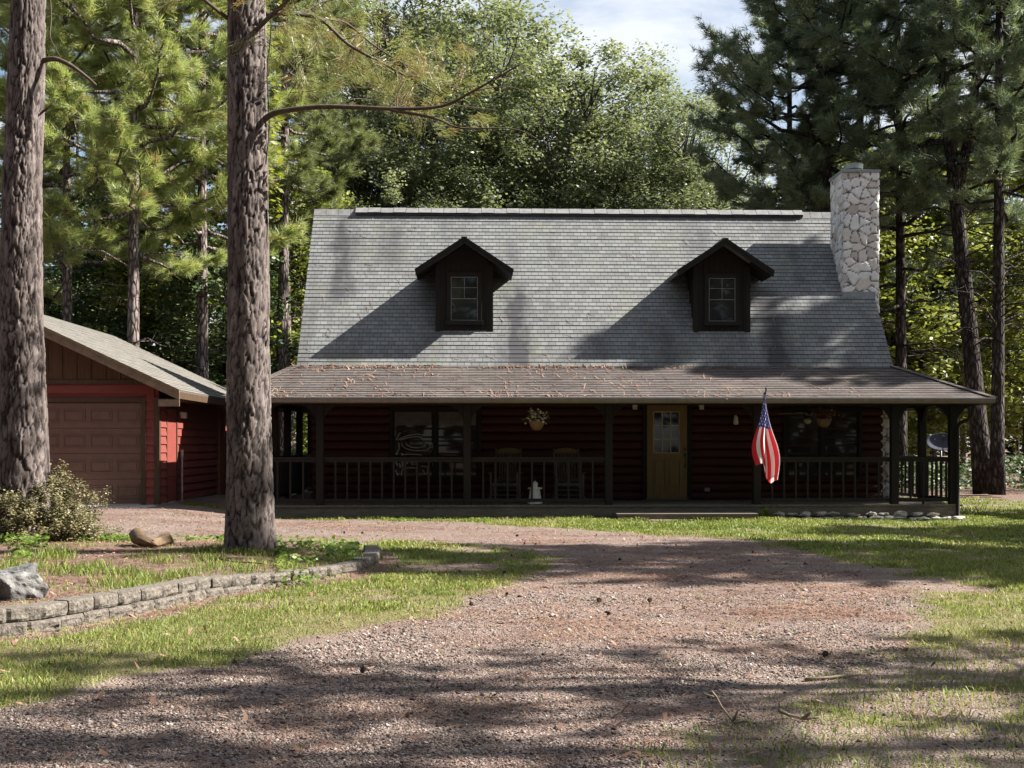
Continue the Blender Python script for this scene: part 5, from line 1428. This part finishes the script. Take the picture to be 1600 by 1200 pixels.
c2 = ctrl_from_px([(880, 352, 428), (862, 353, 427), (800, 354.5, 426.5), (700, 355.5, 423.5), (600, 356, 421), (450, 357, 419), (300, 357.5, 417.5), (150, 357.5, 415.5), (0, 357.5, 413.5), (-120, 358, 412)], YP2)
ztop = c2[-1][0].z; c2 += [(c2[-1][0] + Vector((.05, .05, 5)), .17), (c2[-1][0] + Vector((.1, 0, 10)), .09)]
lowc = [c for c in c2 if c[0].z <= ztop + .01]
o = link_mesh('trunk', near_trunk(lowc, 2), M['bark_near'], p2); o.matrix_parent_inverse = p2i
mb = MB(); mb.tube([c[0] for c in c2[-3:]], [c[1] for c in c2[-3:]], 14); o = mb.build('upper_trunk', M['bark'], p2, smooth=True); o.matrix_parent_inverse = p2i
lmb = MB(); rsL = np.random.RandomState(4)
f1 = limb(lmb, [(408, 196), (416, 184, -.1), (440, 174, -.2), (500, 167, -.3), (560, 168, -.4), (620, 170, -.5), (690, 166, -.6), (740, 142, -.7), (800, 108, -.8), (815, 98, -.8)], YP2, (.042, .008))
for pp_, r_ in (([(610, 172, -.5), (680, 185, -.6), (720, 200, -.6), (800, 201, -.7), (838, 216, -.7)], (.02, .004)), ([(740, 142, -.7), (790, 135, -.6), (830, 146, -.5)], (.010, .003)), ([(620, 170, -.5), (622, 145, -.4), (632, 125, -.4)], (.012, .004)), ([(520, 168, -.3), (550, 155, -.2), (580, 156, 0)], (.010, .003)), ([(700, 163, -.6), (740, 168, -.5), (775, 172, -.4)], (.008, .003)), ([(770, 125, -.8), (800, 120, -.6), (825, 108, -.6)], (.008, .003)), ([(640, 172, -.5), (650, 200, -.4), (648, 215, -.3)], (.008, .002))): limb(lmb, pp_, YP2, r_, n=5)
lo = lmb.build('bare_limb', M['twig'], p2, smooth=True); lo.matrix_parent_inverse = p2i
lmb = MB(); tufts2 = []
for pp_, r_ in (([(398, 50, -.2), (420, 28, -.3), (450, 0, -.4), (480, -40, -.5)], (.035, .02)), ([(412, 22, .1), (455, 22, .2), (500, 30, .3), (545, 70, .4), (600, 100, .5), (650, 128, .6), (690, 152, .6)], (.036, .008)), ([(500, 30, .3), (540, 36, .5), (590, 75, .7), (660, 115, .8), (720, 140, .9)], (.018, .005)),
               ([(360, 32, 0), (335, 12, -.3), (305, -12, -.5)], (.03, .02)), ([(545, 70, 1.5), (560, 110, 1.6), (585, 150, 1.8)], (.012, .004)), ([(600, 100, 1.9), (640, 95, 2.2), (700, 100, 2.5)], (.010, .003)), ([(470, 24, .8), (500, 5, 1), (560, -10, 1.2)], (.014, .006)), ([(455, 60, .6), (470, 110, .9), (450, 150, 1.2)], (.008, .003)), ([(412, 60, .2), (440, 85, 1.0), (480, 130, 1.6)], (.012, .004))):
    f = limb(lmb, pp_, YP2, r_, n=5)
    for q in f[len(f) // 3:]:
        for _ in range(2):
            if rsL.rand() < .55:
                d = Vector(rsL.randn(3)); d.z -= .2; e = q + d * .25; lmb.tube([q, q.lerp(e, .5) + Vector((0, 0, -.02)), e], [.005, .004, .002], 4, cap=False)
                if e.x > -2.35 and project(e.x, e.y, e.z)[1] > 30 or rsL.rand() < .4: tufts2 += [(e, d.normalized()), (q.lerp(e, .6), d.normalized())]
lo = lmb.build('limb', M['twig'], p2, smooth=True); lo.matrix_parent_inverse = p2i
# needle sprays of this pine's boughs
for k in range(250):
    px = rsL.uniform(425, 770); py = rsL.uniform(-30, 70) + (px - 425) * .36 * rsL.uniform(.25, 1.35) + rsL.uniform(-10, 60)
    if fbm(np.array([px / 60.]), np.array([py / 45.]), 3)[0] < .44: continue
    c = Vector(W(px, py, YP2 + rsL.uniform(1.3, 3.6))); tufts2.append((c, Vector((rsL.uniform(.1, .9), rsL.uniform(-.6, .6), rsL.uniform(-.5, .35))).normalized()))
pos = np.array([t[0] for t in tufts2]); ax = np.array([t[1] for t in tufts2])
V, T = needles(pos, ax, 24, .20, .0085, .55, rsL, .3)
mbx = MB(); up = []
for k in range(30):
    z = rsL.uniform(9.5, 17.5); tt = (z - ztop) / 10; b0 = c2[-3][0].lerp(c2[-1][0], tt); pine_branch(mbx, b0, rsL.uniform(0, 6.28), rsL.uniform(1.6, 3.6), rsL.uniform(-.1, .4), .04, rsL, up)
o = mbx.build('branch', M['bark'], p2, smooth=True, fix=False); o.matrix_parent_inverse = p2i
V2, T2 = needles(np.array([u[0] for u in up]), np.array([u[1] for u in up]), 14, .22, .014, .75, rsL)
o = link_mesh('crown', np_mesh('crown', np.concatenate([V, V2]), np.concatenate([T, T2 + len(V)])), M['needle_near'], p2); o.matrix_parent_inverse = p2i
YP1 = 17.3
p1 = empty('pine_tree', (*W(40, 845, YP1)[:2], 0)); tag(p1, 'leaning pine trunk behind the shrub, at the far left in front of the garage', 'tree', 'near pines in the bed')
p1i = Matrix.Translation(-p1.location)
c1 = ctrl_from_px([(850, 0, 82), (780, 1, 78), (700, 2.5, 74), (600, 3, 69), (450, 2.5, 64), (300, 6, 63), (150, 13, 67), (0, 20, 69), (-120, 27, 72)], YP1)
z1t = c1[-1][0].z; o = link_mesh('trunk', near_trunk(c1, 6), M['bark_near'], p1); o.matrix_parent_inverse = p1i
tp1 = c1[-1][0] + Vector((.8, 0, 9)); mb = MB(); mb.tube([c1[-1][0], c1[-1][0] + Vector((.4, 0, 4.5)), tp1], [c1[-1][1], .16, .06], 14); o = mb.build('upper_trunk', M['bark'], p1, smooth=True); o.matrix_parent_inverse = p1i
mb = MB(); limb(mb, [(63, 96), (85, 92, -.1), (110, 102, -.2), (135, 120, -.2), (150, 133, -.2)], YP1, (.04, .018)); limb(mb, [(66, 175), (78, 166, -.1), (84, 160, -.1)], YP1, (.02, .006)); limb(mb, [(78, -10, .2), (80, 30, .2), (79, 60, .1), (95, 90, .2)], YP1, (.012, .005))
o = mb.build('limb', M['twig'], p1, smooth=True); o.matrix_parent_inverse = p1i
mb = MB(); up = []
for k in range(26):
    t_ = rsL.uniform(.25, 1); pine_branch(mb, c1[-1][0].lerp(tp1, t_), rsL.uniform(0, 6.28), rsL.uniform(1.4, 3.2), rsL.uniform(-.1, .4), .04, rsL, up)
o = mb.build('branch', M['bark'], p1, smooth=True, fix=False); o.matrix_parent_inverse = p1i
V, T = needles(np.array([u[0] for u in up]), np.array([u[1] for u in up]), 14, .22, .014, .75, rsL); o = link_mesh('crown', np_mesh('crown', V, T), M['needle_bright'], p1); o.matrix_parent_inverse = p1i
# vine on the pine
vn = empty('climbing_vine', (*W(421, 400, YP2 - .05)[:2], 2.5)); tag(vn, 'yellow green climbing vine on the right edge of the furrowed pine trunk', 'vine'); vi = Matrix.Translation(-vn.location)
mb = MB(); pts = [Vector(W(424 - .018 * y + 2.5 * math.sin(y / 25) - 2, y, YP2 - .06)) for y in range(560, -40, -20)]; mb.tube(pts, .008, 5); o = mb.build('stem', M['twig'], vn, smooth=True); o.matrix_parent_inverse = vi
c = []
for (y, n) in ((5, 6), (140, 7), (155, 6), (190, 7), (205, 8), (232, 8), (255, 6), (275, 10), (292, 9), (318, 8), (335, 5), (500, 4), (520, 3), (180, 4), (60, 4)):
    for k in range(n): c.append(W(424 + rsL.rand() * 17, y + rsL.randn() * 6, YP2 - .1 + rsL.randn() * .05))
V, T = leaf_quads(np.array(c), np.array([.8, -.6, .4]), .07 + .05 * rsL.rand(len(c)), rsL, .5); o = link_mesh('foliage', np_mesh('foliage', V, T), M['leaf_vine'], vn); o.matrix_parent_inverse = vi

# ---- prototypes
PB = [pine(21, 19.5, .20, 7.0, 4.3, 46, 20, .36, .020, M['bark'], M['needle_bright'], (.3, 0), 1.7, 9, sub=9, shape=.38), pine(22, 21, .24, 10.5, 3.3, 56, 18, .32, .020, M['bark'], M['needle_mid'], (-.3, .2), 1.6, 12, sub=8, shape=.45)]
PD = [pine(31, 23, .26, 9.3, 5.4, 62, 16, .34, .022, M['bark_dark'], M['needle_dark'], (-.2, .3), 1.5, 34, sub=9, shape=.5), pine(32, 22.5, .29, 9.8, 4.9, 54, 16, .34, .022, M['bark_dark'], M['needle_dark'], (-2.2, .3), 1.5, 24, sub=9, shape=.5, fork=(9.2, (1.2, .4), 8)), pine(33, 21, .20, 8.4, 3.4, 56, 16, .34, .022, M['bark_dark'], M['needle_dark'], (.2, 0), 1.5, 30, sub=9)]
PS = pine(35, 15, .16, 4.6, 3.2, 38, 14, .34, .022, M['bark_dark'], M['needle_dark'], (.2, 0), .8, 10, sub=5)
OK_ = [oak(41, 19, .34, 5.0, 5.4, 7, 340, 220, .155, M['bark_oak'], M['leaf_oak'], lobes=15, cl_r=.85, fork=.30), oak(42, 15.5, .30, 4.0, 4.7, 6, 300, 220, .15, M['bark_oak'], M['leaf_oak'], lobes=13, cl_r=.8, fork=.28)]
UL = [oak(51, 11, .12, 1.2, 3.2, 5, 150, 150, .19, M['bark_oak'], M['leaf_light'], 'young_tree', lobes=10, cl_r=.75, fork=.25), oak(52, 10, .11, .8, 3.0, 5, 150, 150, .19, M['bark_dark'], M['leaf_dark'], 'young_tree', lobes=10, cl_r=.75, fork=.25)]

def ax_(px, Y): return W(px, 700, Y)[0]
# pines on the left, behind the garage
gl = 'sunlit pines behind the garage'
place(PB[0], ax_(203, 35.3), 35.3, .4, 1.0, 'long needled pine with bright yellow green boughs, centred behind the garage ridge', 'tree', gl)
place(PB[0], ax_(104, 36), 36, 2.2, .90, 'bright pine close beside the leaning front trunk, left of the centred one', 'tree', gl)
place(PB[0], ax_(322, 38.5), 38.5, 4.0, 1.03, 'bright pine whose boughs droop just left of the thick near trunk', 'tree', gl)
place(PB[1], ax_(258, 49), 49, 1.0, 1.05, 'tall slim pine far behind the garage, between two bright pines', 'tree', gl)
place(PB[1], ax_(436, 41.5), 41.5, 3.1, .95, 'straight bare trunked pine just right of the thick near trunk', 'tree', gl)
place(PB[1], ax_(20, 42), 42, 5.1, 1.0, 'tall pine half hidden by the leaning front trunk', 'tree', gl)
place(PB[1], ax_(150, 52), 52, 2.6, 1.08, 'distant pine reaching the top of the photo behind the garage', 'tree', gl)
place(PB[1], ax_(454, 44), 44, .2, .9, 'thin dark pine beside the left roof edge of the house', 'tree', gl)
# oaks behind the house
go = 'oaks behind the house'
place(OK_[0], ax_(690, 54), 54, .3, 1.22, 'largest grey green oak behind the left dormer, filling the top of the photo', 'tree', go)
place(OK_[1], ax_(880, 52.5), 52.5, 1.7, 1.15, 'rounded oak behind the middle of the roof ridge', 'tree', go)
place(OK_[1], ax_(1000, 55), 55, 3.3, 1.16, 'lower oak crown sloping down to the sky gap', 'tree', go)
place(OK_[0], ax_(560, 58), 58, 2.1, 1.2, 'tall oak rising behind the left end of the ridge', 'tree', go)
place(OK_[1], ax_(590, 51), 51, 5.0, .98, 'smaller oak close behind the left roof slope', 'tree', go)
place(OK_[1], ax_(785, 60), 60, 4.2, 1.36, 'far oak between the largest oak and the rounded oak', 'tree', go)
place(OK_[1], ax_(1070, 51), 51, .9, .98, 'small oak just left of the dark pines', 'tree', go)
# dark pines at the right
gd_ = 'dark pines at the right of the house'
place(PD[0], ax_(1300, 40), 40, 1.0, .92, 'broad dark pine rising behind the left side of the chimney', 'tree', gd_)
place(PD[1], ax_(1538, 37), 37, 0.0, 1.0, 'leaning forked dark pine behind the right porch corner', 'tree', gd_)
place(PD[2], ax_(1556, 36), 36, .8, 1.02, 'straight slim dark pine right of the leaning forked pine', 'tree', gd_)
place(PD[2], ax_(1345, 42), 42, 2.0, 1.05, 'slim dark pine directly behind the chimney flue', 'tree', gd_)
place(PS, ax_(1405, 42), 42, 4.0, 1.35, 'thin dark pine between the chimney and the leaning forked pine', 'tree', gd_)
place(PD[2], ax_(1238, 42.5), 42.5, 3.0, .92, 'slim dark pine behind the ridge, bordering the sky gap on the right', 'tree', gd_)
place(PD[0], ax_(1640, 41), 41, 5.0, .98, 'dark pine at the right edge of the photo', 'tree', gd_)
# understory
gu = 'young trees under the pines'
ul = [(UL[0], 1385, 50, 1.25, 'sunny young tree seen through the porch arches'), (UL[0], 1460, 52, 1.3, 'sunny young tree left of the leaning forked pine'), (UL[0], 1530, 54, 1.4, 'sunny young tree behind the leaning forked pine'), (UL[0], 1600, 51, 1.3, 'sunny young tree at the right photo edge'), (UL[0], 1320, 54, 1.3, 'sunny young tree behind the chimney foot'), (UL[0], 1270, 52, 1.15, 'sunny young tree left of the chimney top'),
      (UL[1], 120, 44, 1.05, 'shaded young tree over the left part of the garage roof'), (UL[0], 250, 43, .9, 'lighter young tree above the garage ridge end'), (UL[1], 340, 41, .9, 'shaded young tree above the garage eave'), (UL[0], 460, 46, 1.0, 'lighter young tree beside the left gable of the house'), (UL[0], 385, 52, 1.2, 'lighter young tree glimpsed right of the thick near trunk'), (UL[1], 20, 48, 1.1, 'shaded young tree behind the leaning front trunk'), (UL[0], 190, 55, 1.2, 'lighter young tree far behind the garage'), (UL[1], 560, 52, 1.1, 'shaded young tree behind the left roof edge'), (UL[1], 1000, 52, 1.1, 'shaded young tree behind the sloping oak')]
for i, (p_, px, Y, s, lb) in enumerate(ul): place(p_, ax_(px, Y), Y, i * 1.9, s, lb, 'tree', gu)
# far wood
rsW = np.random.RandomState(77); n = 130000; x = rsW.uniform(-34, 42, n); y = 66 + 12 * rsW.rand(n); top = 5.5 + 6.5 * fbm(x * .16, x * 0 + 3.3, 4) + 4 * sstep(-6, -14, x); z = top * rsW.rand(n) ** .8
k = fbm(x * .55, z * .55 + 20, 3) > .36 + .1 * z / top; c = np.stack([x, y, z], 1)[k]
V, T = leaf_quads(c, np.array([0, -.4, .8]), .32 + .25 * rsW.rand(len(c)), rsW, .6)
tag(link_mesh('far_woodland', np_mesh('far_woodland', V, T), M['leaf_wood']), 'dense dark woodland closing off the view far behind the house', 'woodland', kind='stuff')
mb = MB()
for k in range(70):
    xx = rsW.uniform(-30, 40); yy = rsW.uniform(60, 66); h = rsW.uniform(12, 19); rr = rsW.uniform(.08, .2); mb.tube([(xx, yy, -.2), (xx + rsW.uniform(-.4, .4), yy, h)], [rr, rr * .4], 6, cap=False)
tag(mb.build('distant_tree_stems', M['bark_dark'], smooth=True, fix=False), 'thin trunks of the far woodland behind the house', 'woodland', kind='stuff')
# low brush at the wood's edge
n = 30000; x = rsW.uniform(-26, 30, n); y = 38 + 6 * rsW.rand(n); z = (.5 + 1.2 * fbm(x * .5, y * .2, 3)) * rsW.rand(n); kk = ((x < -4.5) | (x > 11.5)); c = np.stack([x, y, z], 1)[kk]
V, T = leaf_quads(c, np.array([0, -.4, .8]), .10 + .10 * rsW.rand(len(c)), rsW, .6); tag(link_mesh('undergrowth', np_mesh('undergrowth', V, T), M['leaf_dark']), 'low dark undergrowth along the edge of the woods', 'undergrowth', kind='stuff')
# trees standing to the right of the drive: their shade falls across drive and lawn
gs_ = 'pines right of the driveway that shade it'
shade = [(PD[0], 16.0, 15.6, .70, 'tall pine right of the middle of the driveway'), (PD[0], 21.0, 16.6, .75, 'tall pine right of the lawn, set back from the drive'), (PS, 10.5, 7.6, .9, 'thin pine right of the near driveway'), (PS, 13.6, 6.2, 1.0, 'thin pine right of the near driveway, farther out'), (UL[0], 19.0, 20.8, .95, 'leafy young tree right of the lawn'), (PD[2], 20.5, 28.2, .88, 'slim pine right of the house'), (PD[2], 22.6, 27.4, .86, 'slim pine right of the porch')]
for i, (p_, x, y, s, lb) in enumerate(shade): place(p_, x, y, i * 1.3, s, lb, 'tree', gs_)
# unseen woodland behind and left of the viewpoint, made tall to darken porch and panes
n = 80000; x = rsW.uniform(-40, 34, n); y = -10 - 10 * rsW.rand(n); z = (24 + 5 * fbm(x * .2, x * 0 + 8, 3)) * rsW.rand(n); k = fbm(x * .5, z * .5, 3) > .36; c = np.stack([x, y, z], 1)[k]
n2 = 45000; y2 = rsW.uniform(-14, 62, n2); x2 = -38 - 8 * rsW.rand(n2); z2 = (21 + 5 * fbm(y2 * .2, y2 * 0 + 4, 3)) * rsW.rand(n2); k2 = fbm(y2 * .5, z2 * .5 + 9, 3) > .36; c = np.concatenate([c, np.stack([x2, y2, z2], 1)[k2]])
V, T = leaf_quads(c, np.array([0, .4, .8]), .5 + .4 * rsW.rand(len(c)), rsW, .6); tag(link_mesh('unseen_woodland', np_mesh('unseen_woodland', V, T), M['leaf_wood']), 'unseen dark woodland facing the house, tall enough to dim the porch', 'woodland', kind='stuff')
# ================================================================== camera, sun, sky
cam = bpy.data.cameras.new('camera'); co = bpy.data.objects.new('camera', cam); col.objects.link(co)
co.location = (0, 0, CAMZ); co.rotation_euler = (R(90), 0, -PSI)
cam.sensor_width = 36; cam.lens = 36 * F / 1600; cam.shift_y = (HY - 600) / 1600; cam.clip_end = 1500; cam.clip_start = .05
scene.camera = co
ELEV = R(40.4); B_ = .012
sun = bpy.data.lights.new('sun', 'SUN'); so = bpy.data.objects.new('sun', sun); col.objects.link(so)
d = Vector((-math.cos(ELEV), -B_, -math.sin(ELEV))); so.rotation_euler = d.to_track_quat('-Z', 'Y').to_euler(); so.location = (20, 10, 25)
sun.energy = 5.0; sun.angle = R(.53); sun.color = (1.0, .945, .86)
w = bpy.data.worlds.new('World'); scene.world = w; w.use_nodes = True; nt = w.node_tree; nt.nodes.clear()
out = nt.nodes.new('ShaderNodeOutputWorld'); bg = nt.nodes.new('ShaderNodeBackground'); sk = nt.nodes.new('ShaderNodeTexSky')
sk.sky_type = 'NISHITA'; sk.sun_disc = False; sk.sun_elevation = ELEV; sk.sun_rotation = R(90); sk.air_density = 1.0; sk.dust_density = 1.2; sk.ozone_density = 1.0
tc = nt.nodes.new('ShaderNodeTexCoord'); mp = nt.nodes.new('ShaderNodeMapping'); mp.inputs['Scale'].default_value = (1, 1, 2.2); nt.links.new(tc.outputs['Generated'], mp.inputs[0])
cn = noise(nt, mp.outputs[0], 5.0, 7, .6, .3)
cf_ = ramp(nt, cn, [(.40, (0, 0, 0)), (.62, (1, 1, 1))])
c = mix(nt, math_(nt, 'MULTIPLY', cf_, .85), sk.outputs[0], (6.1, 6.3, 6.6))
nt.links.new(c, bg.inputs[0]); bg.inputs[1].default_value = .05
nt.links.new(bg.outputs[0], out.inputs[0])
scene.view_settings.view_transform = 'Standard'; scene.view_settings.look = 'None'; scene.view_settings.exposure = 1.8; scene.view_settings.gamma = 1; scene.view_settings.use_curve_mapping = False
scene.render.engine = 'CYCLES'
cy = scene.cycles
cy.max_bounces = 6; cy.diffuse_bounces = 3; cy.glossy_bounces = 3; cy.transmission_bounces = 4; cy.transparent_max_bounces = 4
cy.use_denoising = True; cy.sample_clamp_indirect = 6; cy.caustics_reflective = False; cy.caustics_refractive = False
scene.render.use_persistent_data = False
